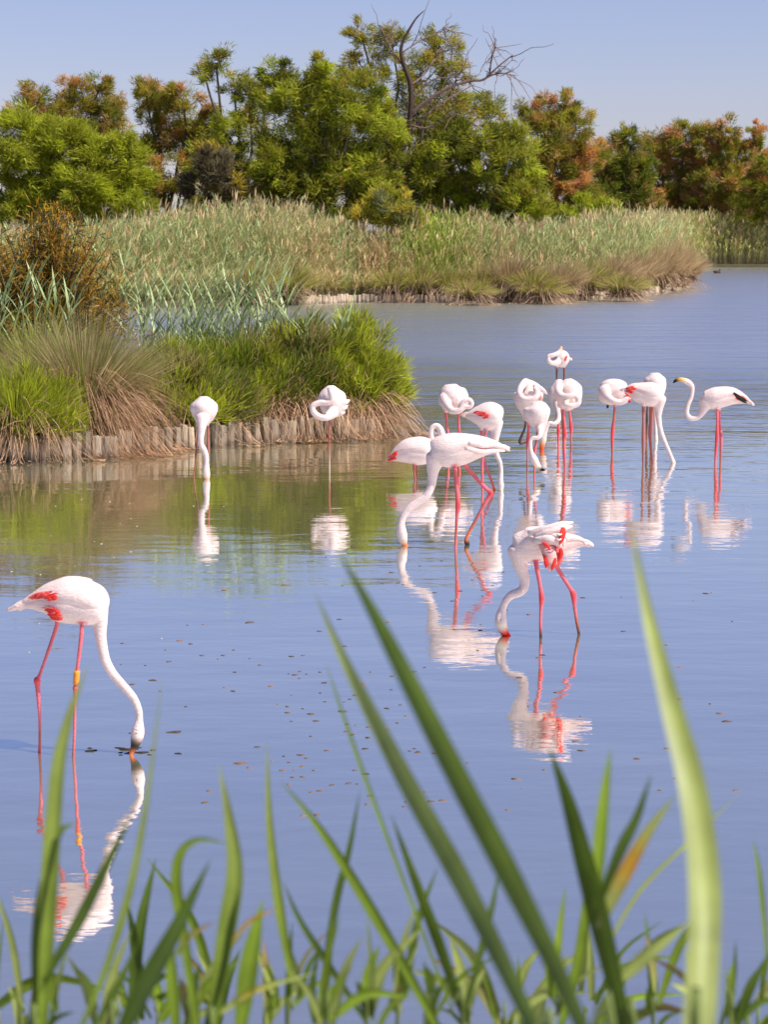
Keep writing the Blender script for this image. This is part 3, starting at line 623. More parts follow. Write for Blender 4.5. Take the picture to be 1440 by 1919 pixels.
    if eye:
        ex, ey, er = eye; c = W(ex, ey)
        for sgn in (-1, 1):
            ea = Acc(); cc = c+np.array([0, sgn*er*k*.88, 0]); P = np.array([cc+np.array([0, sgn*s*.005, 0]) for s in (-1, -.5, 0, .5, 1)]); tube(ea, P, np.array([.001, .0045, .005, .0045, .001]), (.3, .2, 0), 8, 1, np.array([1., 0, 0])); link('eye', ea.mesh('eye'), M_EYE, root)
    return root, rings, W, k
# A: banded bird in the foreground
fa, rings, W, k = flamingo('large flamingo wearing an orange leg ring, feeding with its dark bill in the water', ZA, 1555,
    [(872, 330, 25), (846, 330, 95), (795, 333, 150), (720, 343, 180), (600, 325, 190), (480, 325, 176), (380, 320, 128), (280, 332, 72), (200, 353, 36), (120, 392, 8)],
    [(770, 380, 95), (795, 480, 66), (800, 590, 50), (818, 700, 43), (842, 800, 41), (895, 900, 38), (980, 1000, 36), (1065, 1100, 33), (1107, 1200, 30), (1111, 1280, 32), (1104, 1345, 50), (1096, 1400, 54), (1086, 1445, 46, 0, DARK*3), (1072, 1490, 33, 0, DARK), (1050, 1535, 20, 0, BILL), (1040, 1580, 10, 0, BILL)],
    [[(655, 440, 22, LEG), (650, 580, 18, LEG), (615, 880, 15, LEG), (603, 985, 15, LEG), (600, 1025, 23, JNT), (598, 1075, 16, LEG), (592, 1400, 13, LEG), (585, 1545, 13, LEGD)],
     [(470, 430, 22, LEG), (440, 560, 18, LEG), (320, 905, 15, LEG), (296, 955, 31, JNT), (300, 1020, 22, LEG), (315, 1250, 14, LEG), (316, 1430, 13, LEGD), (312, 1565, 14, JNT)]],
    wings=((.55, .78, 62), (.52, .62, 112)), eye=(1092, 1370, 50), voxel=.005)
ra = Acc(); L0 = rings[0]; p0 = W(614, 880, -.055); p1 = W(604, 988, -.055); t = np.linspace(0, 1, 5)[:, None]; tube(ra, p0*(1-t)+p1*t, np.full(5, .0165), (.75, .26, .02), 12)
o = link('leg_ring', ra.mesh('leg_ring'), M_RING, fa); o['label'] = 'orange plastic leg ring'
# B: striding bird
flamingo('striding flamingo with one leg stretched back and head in the water', ZB, 1450,
    [(380, 830, 20), (398, 830, 75), (450, 815, 105), (530, 807, 116), (610, 797, 105), (690, 787, 82), (760, 782, 60), (830, 787, 38), (880, 795, 18), (905, 800, 5)],
    [(425, 850, 70), (405, 930, 46), (400, 990, 33), (390, 1050, 29), (358, 1112, 28), (310, 1148, 27), (250, 1190, 26), (210, 1240, 25), (190, 1290, 24), (190, 1345, 33), (196, 1385, 35), (204, 1420, 28, 0, CRM*.8), (217, 1447, 17, 0, BILL), (238, 1475, 8, 0, BILL)],
    [[(548, 870, 18, LEG), (552, 940, 15, LEG), (566, 1090, 14, LEG), (572, 1178, 19, JNT), (566, 1240, 13, LEG), (560, 1340, 10, LEGD), (555, 1452, 10, LEG)],
     [(600, 870, 18, LEG), (640, 930, 15, LEG), (705, 1005, 14, LEG), (765, 1068, 15, LEG), (795, 1095, 19, JNT), (762, 1150, 14, LEG), (690, 1280, 12, LEGD), (632, 1390, 12, BILL*.8), (632, 1430, 20, DARK), (648, 1462, 9, DARK)]],
    wings=((.56, .74, 78),), eye=(192, 1365, 33), voxel=.0055, feathers=[('wing_plume', [([(640, 760, -.16), (740, 770, -.14), (820, 770, -.08), (900, 792, -.03)], 22, WHT), ([(620, 790, -.17), (720, 815, -.14), (800, 805, -.08), (890, 812, -.03)], 22, WHT)])])
# C: wing-dropping bird
flamingo('flamingo dropping one red speckled wing, head in the water on a red bill', ZC, 965,
    [(388, 290, 15), (408, 290, 72), (460, 305, 115), (530, 312, 128), (610, 307, 122), (690, 302, 98), (770, 298, 66), (840, 292, 46), (905, 302, 24), (938, 315, 5)],
    [(430, 340, 80), (440, 440, 58), (462, 510, 43), (477, 570, 37), (466, 625, 36), (430, 655, 34), (382, 672, 32), (342, 710, 28), (320, 760, 27), (306, 812, 38), (304, 860, 45), (314, 905, 39, 0, CRM), (333, 945, 30, 0, RED*.9+BILL*.1), (365, 975, 18, 0, RED), (390, 1000, 9, 0, DARK)],
    [[(555, 400, 22, LEG), (562, 470, 18, LEG), (587, 610, 15, LEG), (598, 695, 21, JNT), (593, 770, 13, LEG), (590, 880, 12, LEG), (592, 968, 12, DARK)],
     [(670, 400, 24, LEG), (725, 500, 17, LEG), (800, 620, 15, LEG), (826, 668, 23, JNT), (836, 760, 14, LEG), (850, 855, 13, LEGD), (870, 968, 12, DARK)]],
    wings=((.50, .60, 60),), eye=(303, 845, 42), voxel=.005,
    feathers=[('drooped_wing', [([(600, 300, -.12), (650, 360, -.17), (672, 420, -.19), (655, 500, -.19)], 52, PNK*.95), ([(640, 310, -.12), (700, 370, -.17), (715, 420, -.18), (690, 475, -.18)], 40, RED*.8+PNK*.2), ([(600, 330, -.13), (630, 390, -.18), (635, 440, -.2), (628, 480, -.2)], 26, RED), ([(660, 370, -.16), (690, 410, -.2), (685, 460, -.21), (665, 500, -.21)], 16, RED)]),
              ('raised_plume', [([(500, 230, -.1), (620, 205, -.14), (730, 172, -.14), (828, 148, -.12)], 34, WHT), ([(540, 250, -.12), (650, 225, -.16), (750, 190, -.15), (822, 178, -.12)], 30, WHT), ([(540, 280, -.13), (640, 275, -.17), (710, 290, -.17), (740, 340, -.16)], 36, WHT), ([(600, 260, -.13), (690, 255, -.17), (745, 270, -.17), (755, 330, -.16)], 30, WHT)]),
              ('red_covert', [([(752, 188, -.18), (750, 225, -.2), (742, 265, -.205), (726, 312, -.2)], 24, RED), ([(600, 296, -.2), (635, 314, -.21), (664, 352, -.21)], 14, RED), ([(733, 335, -.2), (738, 385, -.2), (712, 425, -.2)], 18, RED*.9), ([(700, 232, -.215), (730, 238, -.22), (752, 226, -.2)], 7, WHT), ([(700, 268, -.22), (725, 276, -.225), (744, 262, -.21)], 7, WHT)])])
# D: facing bird by the stakes
flamingo('white flamingo with neck hanging straight down, beside the wooden stakes', ZD, 755,
    [(200, 168, 30), (202, 212, 82), (203, 260, 91), (200, 310, 74), (194, 355, 44), (190, 385, 20)],
    [(192, 320, 55, -.14), (188, 380, 33, -.2), (181, 450, 24, -.22), (181, 515, 22, -.22), (204, 560, 22, -.22), (219, 610, 20, -.22), (220, 655, 20, -.22), (219, 700, 26, -.22), (222, 742, 26, -.22, CRM), (230, 790, 13, -.22, BILL)],
    [[(165, 350, 10, LEGD), (156, 470, 7, LEGD), (148, 570, 9, DARK*1.5), (138, 660, 6, LEGD), (128, 757, 6, LEGD)], [(232, 340, 10, LEGD), (232, 540, 8, LEGD), (232, 620, 6, LEGD), (230, 745, 6, LEGD)]], lat=1.4, facing=True)
# E
flamingo('preening flamingo on one leg in front of the tangled brown brush, neck looped', ZD, 690,
    [(1130, 88, 25), (1132, 140, 84), (1142, 200, 94), (1165, 250, 80), (1195, 285, 38), (1210, 298, 12)],
    [(1150, 280, 42, -.16), (1100, 315, 30, -.26), (1045, 312, 25, -.30), (1003, 280, 23, -.32), (1000, 235, 22, -.32), (1050, 212, 21, -.32), (1105, 213, 20, -.33), (1135, 190, 21, -.33), (1130, 140, 24, -.33, GRY), (1118, 105, 18, -.30, GRY*.8)],
    [[(1125, 290, 10, LEGD), (1118, 420, 7, LEGD), (1118, 520, 7, LEGD), (1120, 690, 6, CRM*.7)]], lat=1.25, facing=True,
    feathers=[('wing_plume', [([(1170, 240, -.05), (1225, 215, -.05), (1270, 192, -.02)], 22, WHT), ([(1170, 265, -.05), (1220, 250, -.05), (1255, 230, -.02)], 24, WHT), ([(1170, 280, -.05), (1210, 285, -.05), (1235, 270, -.02)], 20, WHT)])])
# F
flamingo('flamingo belly deep with rosy tail turned away, partly behind the striding bird', ZB, 1000,
    [(425, 800, 30), (395, 805, 72), (350, 808, 92), (290, 812, 95), (230, 817, 84), (170, 837, 54), (130, 856, 27), (95, 876, 5)],
    [(400, 800, 40), (397, 745, 22, 0, WHT), (389, 695, 18, 0, WHT), (397, 655, 18, 0, WHT), (425, 640, 19, 0, WHT), (450, 660, 22, 0, WHT), (463, 700, 25), (470, 745, 22), (480, 790, 14, 0, BILL)],
    [[(272, 880, 10, LEG), (276, 940, 8, LEGD), (283, 1003, 8, LEGD)], [(300, 880, 10, LEG), (295, 940, 8, LEGD), (287, 1003, 8, LEGD)]], wings=((.70, .93, 60), (.78, .94, 95)))
# G
flamingo('preening flamingo with its neck in a ring, behind the belly deep bird', ZB, 850,
    [(520, 362, 40), (525, 400, 78), (540, 450, 94), (548, 500, 85), (545, 545, 45), (545, 562, 15)],
    [(485, 450, 45, -.10), (500, 500, 28, -.22), (530, 535, 23, -.3), (575, 540, 20, -.33), (615, 512, 18, -.33), (650, 512, 17, -.33), (664, 490, 17, -.33), (648, 466, 17, -.33), (615, 475, 18, -.33), (592, 510, 20, -.32, WHT), (592, 548, 17, -.3, BILL*.8), (598, 560, 8, -.3, BILL*.5)],
    [[(490, 530, 12, LEG), (497, 640, 8, LEG), (504, 700, 10, LEG), (508, 852, 8, LEG)], [(573, 530, 12, LEG), (578, 640, 8, LEG), (580, 700, 10, JNT), (582, 852, 8, LEG)]], lat=1.25, facing=True)
# H
flamingo('flamingo feeding behind the striding bird, its body tail first toward the ringed neck', ZB, 1078,
    [(872, 585, 35), (850, 580, 78), (800, 577, 96), (745, 575, 86), (690, 573, 55), (645, 574, 26), (610, 577, 5)],
    [(822, 615, 55), (826, 680, 36), (822, 750, 23), (832, 830, 18), (855, 885, 15), (863, 945, 14), (860, 1000, 17), (862, 1040, 20), (864, 1075, 14, 0, CRM), (866, 1105, 8, 0, BILL)],
    [[(770, 640, 14, PNK), (755, 720, 11, LEG), (740, 850, 9, LEG), (735, 900, 10, LEG), (737, 1080, 8, LEG)], [(730, 640, 12, LEG), (735, 780, 9, LEG), (748, 880, 9, LEG), (790, 990, 9, LEG), (822, 1082, 10, BILL)]], wings=((.40, .70, 72),))
# I
flamingo('flamingo with folded neck and one bent leg, overlapped by the black tipped bill bird', ZK, 1600,
    [(220, 112, 50), (250, 190, 150), (280, 300, 222), (275, 430, 222), (275, 540, 185), (275, 660, 115), (270, 760, 50), (270, 800, 15)],
    [(230, 150, 70, -.16), (150, 240, 55, -.26), (130, 340, 52, -.30), (190, 420, 52, -.32), (300, 440, 50, -.33), (400, 400, 50, -.33), (430, 310, 55, -.30), (380, 240, 40, -.26)],
    [[(285, 740, 30, LEG), (285, 880, 20, LEG), (270, 1150, 32, JNT), (262, 1300, 17, LEG), (258, 1610, 17, LEGD)], [(240, 760, 26, LEGD), (215, 930, 20, DARK*1.6), (140, 1120, 28, DARK*1.6), (150, 1180, 22, DARK*1.6), (255, 1160, 16, LEGD)]], lat=1.15, facing=True,
    feathers=[('wing_plume', [([(360, 200, -.2), (490, 260, -.18), (600, 355, -.12)], 45, WHT), ([(420, 330, -.2), (490, 400, -.18), (480, 470, -.14)], 40, PNK)])])
# J
flamingo('flamingo with downward hooked neck and black tipped bill, overlapping the bent legged bird', ZK, 1740,
    [(395, 478, 60), (415, 550, 180), (420, 640, 206), (435, 740, 182), (460, 850, 125), (480, 930, 80), (490, 1000, 40)],
    [(480, 900, 70, -.06), (480, 1020, 46, -.14), (440, 1082, 36, -.16), (365, 1085, 33, -.16), (317, 1130, 32, -.16), (310, 1220, 35, -.16), (325, 1330, 40, -.16), (362, 1425, 62, -.16), (398, 1490, 60, -.16, WHT), (440, 1555, 48, -.16, CRM*1.1), (500, 1615, 32, -.16, BLK), (565, 1632, 12, -.16, BLK)],
    [[(440, 940, 26, LEG), (420, 1120, 20, LEGD), (390, 1290, 28, LEG), (382, 1500, 17, LEG), (380, 1745, 17, LEG)]], lat=1.1, facing=True)
# K1 behind, K2 in front
flamingo('flamingo bending its neck aside to a red bill, hidden behind the curled neck bird', ZK, 1255,
    [(780, 100, 40), (800, 200, 140), (815, 330, 185), (810, 450, 160), (795, 560, 100), (785, 640, 40)],
    [(785, 520, 90, -.1), (790, 640, 50, -.2), (798, 730, 44, -.25), (770, 810, 40, -.28), (710, 852, 38, -.3), (640, 838, 39, -.3), (592, 885, 40, -.3), (562, 970, 43, -.3), (530, 1060, 60, -.3), (525, 1130, 58, -.3, CRM), (510, 1210, 45, -.3, BILL), (500, 1310, 33, -.3, RED*.8), (502, 1410, 9, -.3, BLK)],
    [[(790, 560, 30, LEG), (790, 860, 24, LEG), (785, 965, 34, JNT), (785, 1080, 20, LEG), (787, 1260, 18, LEG)], [(960, 560, 26, LEG), (980, 700, 20, LEG), (1000, 905, 32, JNT), (1000, 1060, 18, LEG), (1006, 1258, 18, LEGD)]], lat=1.1, facing=True)
flamingo('round preening flamingo with its neck coiled like a shell on its back', ZK, 1610,
    [(950, 90, 60), (960, 190, 178), (965, 320, 203), (945, 440, 190), (925, 550, 125), (905, 620, 40)],
    [(800, 200, 75, -.16), (790, 300, 62, -.26), (850, 380, 58, -.32), (950, 390, 52, -.36), (1050, 370, 52, -.36), (1120, 420, 52, -.36), (1110, 510, 48, -.37), (1010, 545, 44, -.38), (900, 505, 34, -.38), (955, 450, 30, -.37, CRM), (1010, 435, 22, -.36, CRM*.8)],
    [[(860, 560, 28, LEG), (880, 760, 22, LEG), (895, 1020, 34, JNT), (882, 1140, 24, LEG), (890, 1350, 20, LEG), (902, 1612, 17, LEG)], [(835, 560, 24, LEGD), (850, 760, 18, LEGD), (865, 960, 22, LEGD), (878, 1612, 16, LEG)]], lat=1.05, facing=True)
# L
flamingo('one legged preening flamingo with bill tucked under a rosy wing', ZR, 660,
    [(522, 325, 18), (540, 328, 52), (585, 331, 70), (635, 333, 70), (675, 338, 50), (700, 335, 24), (712, 330, 5)],
    [(560, 320, 40, -.10), (575, 355, 22, -.2), (610, 380, 18, -.24), (650, 385, 16, -.25), (680, 370, 16, -.25), (690, 376, 11, -.25, RED), (692, 388, 5, -.25, BLK)],
    [[(615, 380, 10, LEG), (611, 460, 7, LEGD), (601, 553, 10, JNT), (600, 660, 6, LEGD)], [(580, 370, 10, LEG), (576, 400, 7, DARK), (574, 418, 7, DARK)]], lat=.95, wings=((.60, .85, 70), (.62, .85, 100)))
# M
flamingo('flamingo reaching its long neck obliquely down to the water, rosy tail beside the preening bird', ZR, 714,
    [(876, 335, 18), (862, 337, 48), (825, 343, 65), (785, 342, 64), (745, 333, 53), (708, 322, 37), (682, 322, 20), (664, 326, 4)],
    [(850, 365, 42), (851, 420, 24), (850, 465, 16), (859, 530, 14), (882, 595, 12), (906, 650, 11), (921, 688, 11), (930, 710, 12, 0, CRM), (936, 730, 6, 0, BILL)],
    [[(768, 390, 10, LEGD), (768, 480, 7, LEGD), (767, 570, 9, LEGD), (767, 714, 6, LEGD)], [(808, 390, 10, LEGD), (806, 480, 7, LEGD), (803, 560, 9, LEGD), (816, 714, 6, LEGD)]], wings=((.65, .9, 60), (.70, .92, 90)))
# N
flamingo('flamingo mostly hidden behind the oblique necked bird, only its round back clear', ZR, 595,
    [(828, 228, 22), (830, 256, 50), (830, 300, 54), (826, 355, 42), (822, 400, 18)],
    [(826, 350, 30, .1), (830, 410, 16, .12), (833, 480, 10, .12), (836, 560, 9, .12), (837, 585, 11, .12, CRM), (838, 605, 6, .12, BILL)],
    [[(795, 360, 9, LEGD), (790, 400, 6, LEGD), (788, 480, 8, DARK*1.5), (786, 596, 5, LEGD)], [(815, 360, 9, LEGD), (812, 480, 8, LEGD), (810, 596, 5, LEGD)]], lat=1.3, facing=True)
# O
flamingo('alert flamingo with raised S shaped neck, yellow bill and black wing tips', ZR, 714,
    [(1080, 362, 12), (1098, 364, 42), (1145, 366, 58), (1200, 357, 55), (1245, 354, 47), (1285, 362, 34), (1320, 375, 20), (1348, 394, 4)],
    [(1110, 385, 40), (1092, 425, 24), (1066, 462, 16), (1030, 474, 14), (1004, 450, 13), (1008, 405, 12), (1027, 360, 11), (1033, 312, 12), (1022, 288, 15), (1000, 272, 15, 0, CRM*1.1), (970, 262, 11, 0, np.array([.75, .42, .12])), (944, 268, 9, 0, BLK), (928, 282, 3, 0, BLK)],
    [[(1166, 410, 10, LEG), (1168, 480, 7, LEG), (1165, 580, 10, JNT), (1156, 714, 6, LEG)], [(1176, 410, 10, LEG), (1180, 500, 7, LEG), (1188, 575, 9, LEG), (1185, 712, 6, LEGD)]], wings=((.62, .8, 80),), eye=(1008, 281, 15),
    feathers=[('flight_feather', [([(1255, 335, -.12), (1290, 360, -.11), (1335, 382, -.06)], 9, BLK), ([(1265, 350, -.13), (1300, 375, -.11), (1330, 392, -.06)], 8, BLK)])])
# P
flamingo('small flamingo preening with its tan head on its back, behind the coiled neck bird', ZB, 497,
    [(1208, 192, 18), (1235, 192, 44), (1275, 190, 57), (1305, 190, 46), (1325, 192, 14)],
    [(1240, 205, 30, -.12), (1205, 215, 17, -.22), (1183, 198, 15, -.25), (1186, 172, 15, -.25), (1215, 163, 15, -.25), (1248, 150, 15, -.22), (1265, 128, 13, -.18, BILL*.6+CRM*.4), (1270, 106, 7, -.15, BILL*.6+CRM*.4)],
    [[(1240, 225, 9, LEGD), (1239, 330, 6, DARK*1.5), (1238, 500, 5, LEGD)], [(1290, 225, 9, LEGD), (1289, 330, 6, DARK*2), (1288, 500, 5, LEGD)]], lat=.95, wings=((.6, .7, 80),))

# duck
def duck():
    Y0 = depth_of(512); c = on(1345, 512); root = empty('duck', c); tag(root, 'small dark brown duck swimming in the channel near the far reeds', 'duck')
    a = Acc(); D = np.array([.07, .04, .025])
    B = catmull(np.array([[.24, .05, .02], [.18, .07, .07], [.08, .07, .10], [-.06, .07, .105], [-.18, .09, .07], [-.26, .13, .02]]), 4); tube(a, np.stack([c[0]+B[:, 0], np.full(len(B), c[1]), B[:, 1]], 1), B[:, 2], D, 12, .9)
    H = catmull(np.array([[.12, .10, .05], [.15, .17, .036], [.17, .22, .042], [.20, .235, .036], [.235, .225, .018], [.275, .215, .012]]), 4); kk = np.tile(D*.8, (len(H), 1)); kk[-7:] = (.25, .2, .06)
    tube(a, np.stack([c[0]+H[:, 0], np.full(len(H), c[1]), H[:, 1]], 1), H[:, 2], kk, 10)
    link('body', remesh(a, .012), M_PLUME, root)
    for s in (-1, 1):
        w = Acc(); P = np.array([[c[0]+.10, c[1]+s*.085, .09], [c[0]-.05, c[1]+s*.098, .11], [c[0]-.22, c[1]+s*.04, .13]]); tube(w, catmull(P, 4), np.interp(np.linspace(0, 1, 9), [0, .4, 1], [.02, .055, .008]), D*1.5, 8, .4); link('wing', w.mesh('wing'), M_PLUME, root)
duck()

# ------------------------------------------------------------------ things afloat
def floaters(name, label, n, region, size, cols, cat):
    V = []; Q = []; K = []
    for q in range(n):
        x0, y0, x1, y1 = random.choice(region); px = random.uniform(x0, x1); py = random.uniform(y0, y1); c = on(px, py); s = random.uniform(*size)*(1.8 if random.random() < .12 else 1)
        an = random.uniform(-.5, .5); el = random.uniform(.25, .6); k0 = len(V); m = 8; col = np.array(random.choice(cols))*random.uniform(.7, 1.2)
        for lv, (zz, sc) in enumerate(((-.004, 1), (.002+s*.03, .8), (.003+s*.07, .3))):
            for j in range(m):
                a = 2*math.pi*j/m; r = s*sc*(.75+.35*math.sin(3*a+q)+random.uniform(-.12, .12)); x = r*math.cos(a); y = r*el*math.sin(a)
                V.append((c[0]+x*math.cos(an)-y*math.sin(an), c[1]+x*math.sin(an)+y*math.cos(an), zz)); K.append(col)
        for lv in range(2):
            for j in range(m): Q.append((k0+lv*m+j, k0+lv*m+(j+1) % m, k0+(lv+1)*m+(j+1) % m, k0+(lv+1)*m+j))
        for j in range(0, 6, 2): Q.append((k0+2*m, k0+2*m+j+1, k0+2*m+j+2, k0+2*m+(j+3) % m))
    tag(link(name, mesh_np(name, V, Q, np.array(K)), M_DRY), label, cat, None, 'stuff')
floaters('floating_debris', 'brown weed scraps floating on the calm water', 190, [(390, 1080, 1100, 1500), (450, 1200, 800, 1480), (480, 1250, 760, 1450), (220, 1160, 440, 1420), (1000, 1100, 1420, 1500), (600, 1020, 1000, 1200), (380, 1400, 1000, 1560)], (.008, .030), [(.16, .085, .05), (.22, .12, .08), (.10, .07, .06)], 'weed')
floaters('floating_down', 'white down feathers floating on the brown reflection', 26, [(20, 900, 420, 1080), (150, 930, 260, 1060), (40, 1060, 330, 1250)], (.006, .014), [(.6, .56, .5)], 'feathers')
floaters('mud_crumbs', 'dark mud stirred up beside the ringed flamingo head', 16, [(165, 1402, 245, 1408), (225, 1400, 340, 1420)], (.012, .04), [(.03, .022, .018)], 'mud')

# ------------------------------------------------------------------ foreground reeds
FG = np.array([.24, .34, .03]); FY = np.array([.60, .46, .05]); FD = np.array([.11, .17, .02]); FP = np.array([.42, .48, .12]); OR = np.array([.65, .30, .02]); TN = np.array([.42, .26, .12])  # shade on blades is put into dark FD, sunlit paleness into FP
def ribbon(pts, w, Y, col, tipcol=None, twist=0.0, Yt=None, mid=None, base_w=.55):
    P = np.array([at(x, y, Y+((Yt or Y)-Y)*i/(len(pts)-1)) for i, (x, y) in enumerate(pts)]); P = catmull(P, 6); n = len(P); t = np.linspace(0, 1, n)
    T = unit(np.gradient(P, axis=0)); view = np.array([0., 1, 0]); S = unit(np.cross(T, view)); Nn = np.cross(S, T)
    tw = twist*(1-.5*t); D = S*np.cos(tw)[:, None]+Nn*np.sin(tw)[:, None]; Nr = np.cross(D, T)
    wd = 1.12*w*Y/F*np.minimum(1, base_w+(1-base_w)*t/.35)*np.clip(1-t**2.4, .015, 1)
    tipcol = col*1.2 if tipcol is None else tipcol
    K = col[None]*(1-t)[:, None]+tipcol[None]*t[:, None]
    if mid is not None: m = np.exp(-((t-.45)/.16)**2)[:, None]*.85; K = K*(1-m)+mid[None]*m
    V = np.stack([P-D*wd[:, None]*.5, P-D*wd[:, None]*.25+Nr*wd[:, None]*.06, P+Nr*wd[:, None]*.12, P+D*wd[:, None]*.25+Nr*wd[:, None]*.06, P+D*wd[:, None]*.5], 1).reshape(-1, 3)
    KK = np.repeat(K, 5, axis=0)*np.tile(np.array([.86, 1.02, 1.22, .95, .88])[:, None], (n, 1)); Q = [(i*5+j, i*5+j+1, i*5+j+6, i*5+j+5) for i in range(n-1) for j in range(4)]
    return mesh_np('leaf', V, Q, KK)
def fg_plant(label, Y, stem_px, leaves, group=None, stem_r=.006):
    top = at(stem_px[0][0], stem_px[0][1], Y); low = at(stem_px[-1][0], stem_px[-1][1], Y)
    base = np.array([low[0]+(low[0]-top[0])*.3, Y, 0]); base[2] = near_ground(base[0], Y)-.03
    root = empty('reed', base); tag(root, label, 'reed', group)
    a = Acc(); P = catmull(np.array([base]+[at(x, y, Y) for x, y in stem_px[::-1]]), 5); tube(a, P, np.linspace(stem_r, stem_r*.5, len(P)), np.array([.22, .28, .07]), 8); link('stem', a.mesh('stem'), M_REED, root)
    for lf in leaves: link('leaf', ribbon(lf[0], lf[1], Y, *lf[2:3], **(lf[3] if len(lf) > 3 else {})), M_REED, root)
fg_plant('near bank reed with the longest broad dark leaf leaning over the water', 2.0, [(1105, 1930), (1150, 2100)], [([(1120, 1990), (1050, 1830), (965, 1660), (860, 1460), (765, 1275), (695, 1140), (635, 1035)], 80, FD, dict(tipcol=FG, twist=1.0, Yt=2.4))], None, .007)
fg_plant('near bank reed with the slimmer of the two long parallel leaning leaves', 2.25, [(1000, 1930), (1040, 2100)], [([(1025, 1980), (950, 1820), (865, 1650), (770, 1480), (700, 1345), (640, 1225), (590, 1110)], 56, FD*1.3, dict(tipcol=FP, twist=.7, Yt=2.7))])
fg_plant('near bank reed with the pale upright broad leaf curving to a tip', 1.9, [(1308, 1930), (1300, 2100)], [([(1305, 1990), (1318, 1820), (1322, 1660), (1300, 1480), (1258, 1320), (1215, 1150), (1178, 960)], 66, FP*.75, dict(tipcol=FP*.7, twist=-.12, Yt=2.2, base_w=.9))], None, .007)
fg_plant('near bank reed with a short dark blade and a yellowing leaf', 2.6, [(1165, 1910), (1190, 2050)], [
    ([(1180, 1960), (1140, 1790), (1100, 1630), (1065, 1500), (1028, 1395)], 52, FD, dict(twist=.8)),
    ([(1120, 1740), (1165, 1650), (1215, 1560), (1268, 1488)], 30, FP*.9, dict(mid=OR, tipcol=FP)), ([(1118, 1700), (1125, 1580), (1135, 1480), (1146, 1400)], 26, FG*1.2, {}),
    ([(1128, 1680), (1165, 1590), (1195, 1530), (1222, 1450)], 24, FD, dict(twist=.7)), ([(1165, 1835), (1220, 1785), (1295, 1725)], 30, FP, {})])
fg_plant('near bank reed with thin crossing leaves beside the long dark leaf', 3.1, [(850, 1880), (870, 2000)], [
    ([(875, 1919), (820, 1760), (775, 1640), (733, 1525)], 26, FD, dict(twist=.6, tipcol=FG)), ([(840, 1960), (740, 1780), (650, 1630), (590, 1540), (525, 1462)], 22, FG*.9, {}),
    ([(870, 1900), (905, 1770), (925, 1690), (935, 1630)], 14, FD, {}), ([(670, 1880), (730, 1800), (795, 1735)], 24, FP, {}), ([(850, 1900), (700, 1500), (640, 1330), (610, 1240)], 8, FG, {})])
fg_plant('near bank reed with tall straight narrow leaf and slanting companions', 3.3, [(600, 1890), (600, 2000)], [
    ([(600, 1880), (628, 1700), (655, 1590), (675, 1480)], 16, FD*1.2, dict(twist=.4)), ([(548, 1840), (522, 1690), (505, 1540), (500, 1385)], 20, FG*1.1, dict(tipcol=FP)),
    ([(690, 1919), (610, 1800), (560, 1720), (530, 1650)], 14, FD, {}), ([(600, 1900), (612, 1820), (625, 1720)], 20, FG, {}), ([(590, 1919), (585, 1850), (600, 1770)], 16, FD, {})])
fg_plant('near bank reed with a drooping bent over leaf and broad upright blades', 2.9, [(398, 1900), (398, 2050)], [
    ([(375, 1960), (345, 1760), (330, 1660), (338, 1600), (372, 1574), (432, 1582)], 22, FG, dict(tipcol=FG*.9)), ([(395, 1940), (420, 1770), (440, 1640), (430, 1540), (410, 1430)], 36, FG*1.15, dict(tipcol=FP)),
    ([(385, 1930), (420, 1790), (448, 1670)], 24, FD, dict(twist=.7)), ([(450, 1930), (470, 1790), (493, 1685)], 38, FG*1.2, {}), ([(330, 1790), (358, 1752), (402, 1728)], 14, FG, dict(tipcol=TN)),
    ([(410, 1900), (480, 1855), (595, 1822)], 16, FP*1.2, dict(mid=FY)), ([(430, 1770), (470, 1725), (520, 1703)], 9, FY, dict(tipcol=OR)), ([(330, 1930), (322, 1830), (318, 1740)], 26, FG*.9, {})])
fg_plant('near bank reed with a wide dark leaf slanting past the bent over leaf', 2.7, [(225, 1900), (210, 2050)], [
    ([(200, 1990), (270, 1850), (330, 1740), (395, 1610)], 48, FD, dict(twist=.9)), ([(150, 1930), (200, 1810), (240, 1680), (265, 1560), (283, 1440), (305, 1260)], 15, FG, dict(tipcol=FP)), ([(180, 1919), (225, 1840), (260, 1760)], 16, FD, {})])
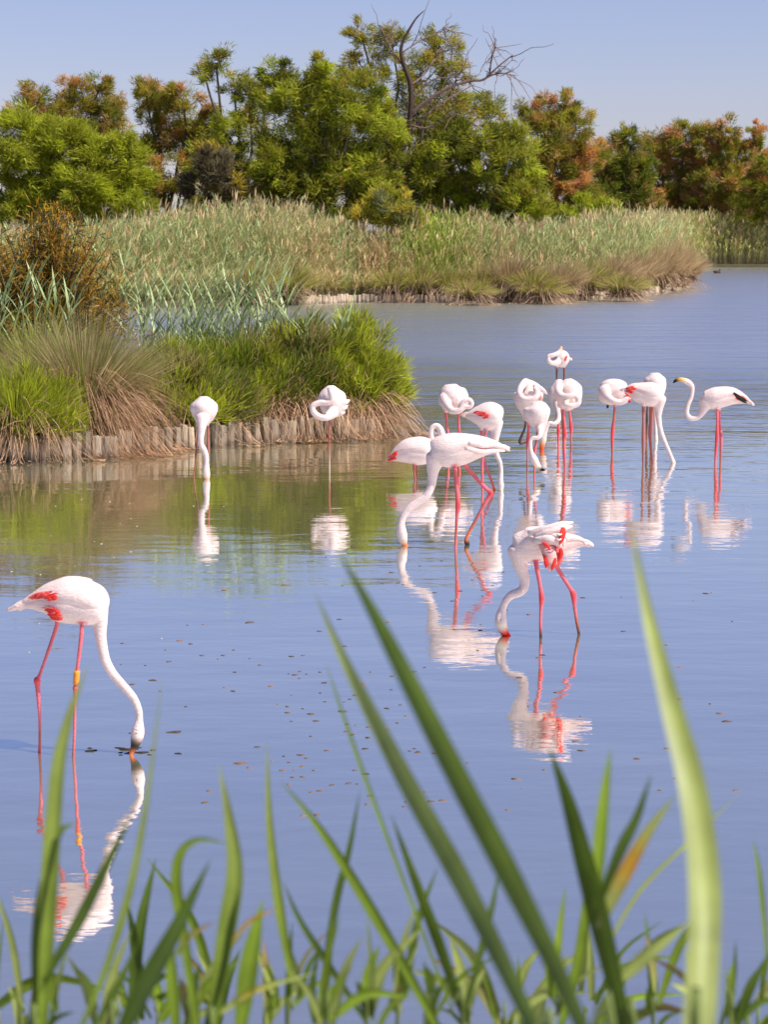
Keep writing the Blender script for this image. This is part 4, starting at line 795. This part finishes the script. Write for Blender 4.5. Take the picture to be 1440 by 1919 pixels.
fg_plant('near bank reed with a tall bright blade and folded dark leaf by the ringed flamingo', 2.8, [(68, 1900), (66, 2050)], [
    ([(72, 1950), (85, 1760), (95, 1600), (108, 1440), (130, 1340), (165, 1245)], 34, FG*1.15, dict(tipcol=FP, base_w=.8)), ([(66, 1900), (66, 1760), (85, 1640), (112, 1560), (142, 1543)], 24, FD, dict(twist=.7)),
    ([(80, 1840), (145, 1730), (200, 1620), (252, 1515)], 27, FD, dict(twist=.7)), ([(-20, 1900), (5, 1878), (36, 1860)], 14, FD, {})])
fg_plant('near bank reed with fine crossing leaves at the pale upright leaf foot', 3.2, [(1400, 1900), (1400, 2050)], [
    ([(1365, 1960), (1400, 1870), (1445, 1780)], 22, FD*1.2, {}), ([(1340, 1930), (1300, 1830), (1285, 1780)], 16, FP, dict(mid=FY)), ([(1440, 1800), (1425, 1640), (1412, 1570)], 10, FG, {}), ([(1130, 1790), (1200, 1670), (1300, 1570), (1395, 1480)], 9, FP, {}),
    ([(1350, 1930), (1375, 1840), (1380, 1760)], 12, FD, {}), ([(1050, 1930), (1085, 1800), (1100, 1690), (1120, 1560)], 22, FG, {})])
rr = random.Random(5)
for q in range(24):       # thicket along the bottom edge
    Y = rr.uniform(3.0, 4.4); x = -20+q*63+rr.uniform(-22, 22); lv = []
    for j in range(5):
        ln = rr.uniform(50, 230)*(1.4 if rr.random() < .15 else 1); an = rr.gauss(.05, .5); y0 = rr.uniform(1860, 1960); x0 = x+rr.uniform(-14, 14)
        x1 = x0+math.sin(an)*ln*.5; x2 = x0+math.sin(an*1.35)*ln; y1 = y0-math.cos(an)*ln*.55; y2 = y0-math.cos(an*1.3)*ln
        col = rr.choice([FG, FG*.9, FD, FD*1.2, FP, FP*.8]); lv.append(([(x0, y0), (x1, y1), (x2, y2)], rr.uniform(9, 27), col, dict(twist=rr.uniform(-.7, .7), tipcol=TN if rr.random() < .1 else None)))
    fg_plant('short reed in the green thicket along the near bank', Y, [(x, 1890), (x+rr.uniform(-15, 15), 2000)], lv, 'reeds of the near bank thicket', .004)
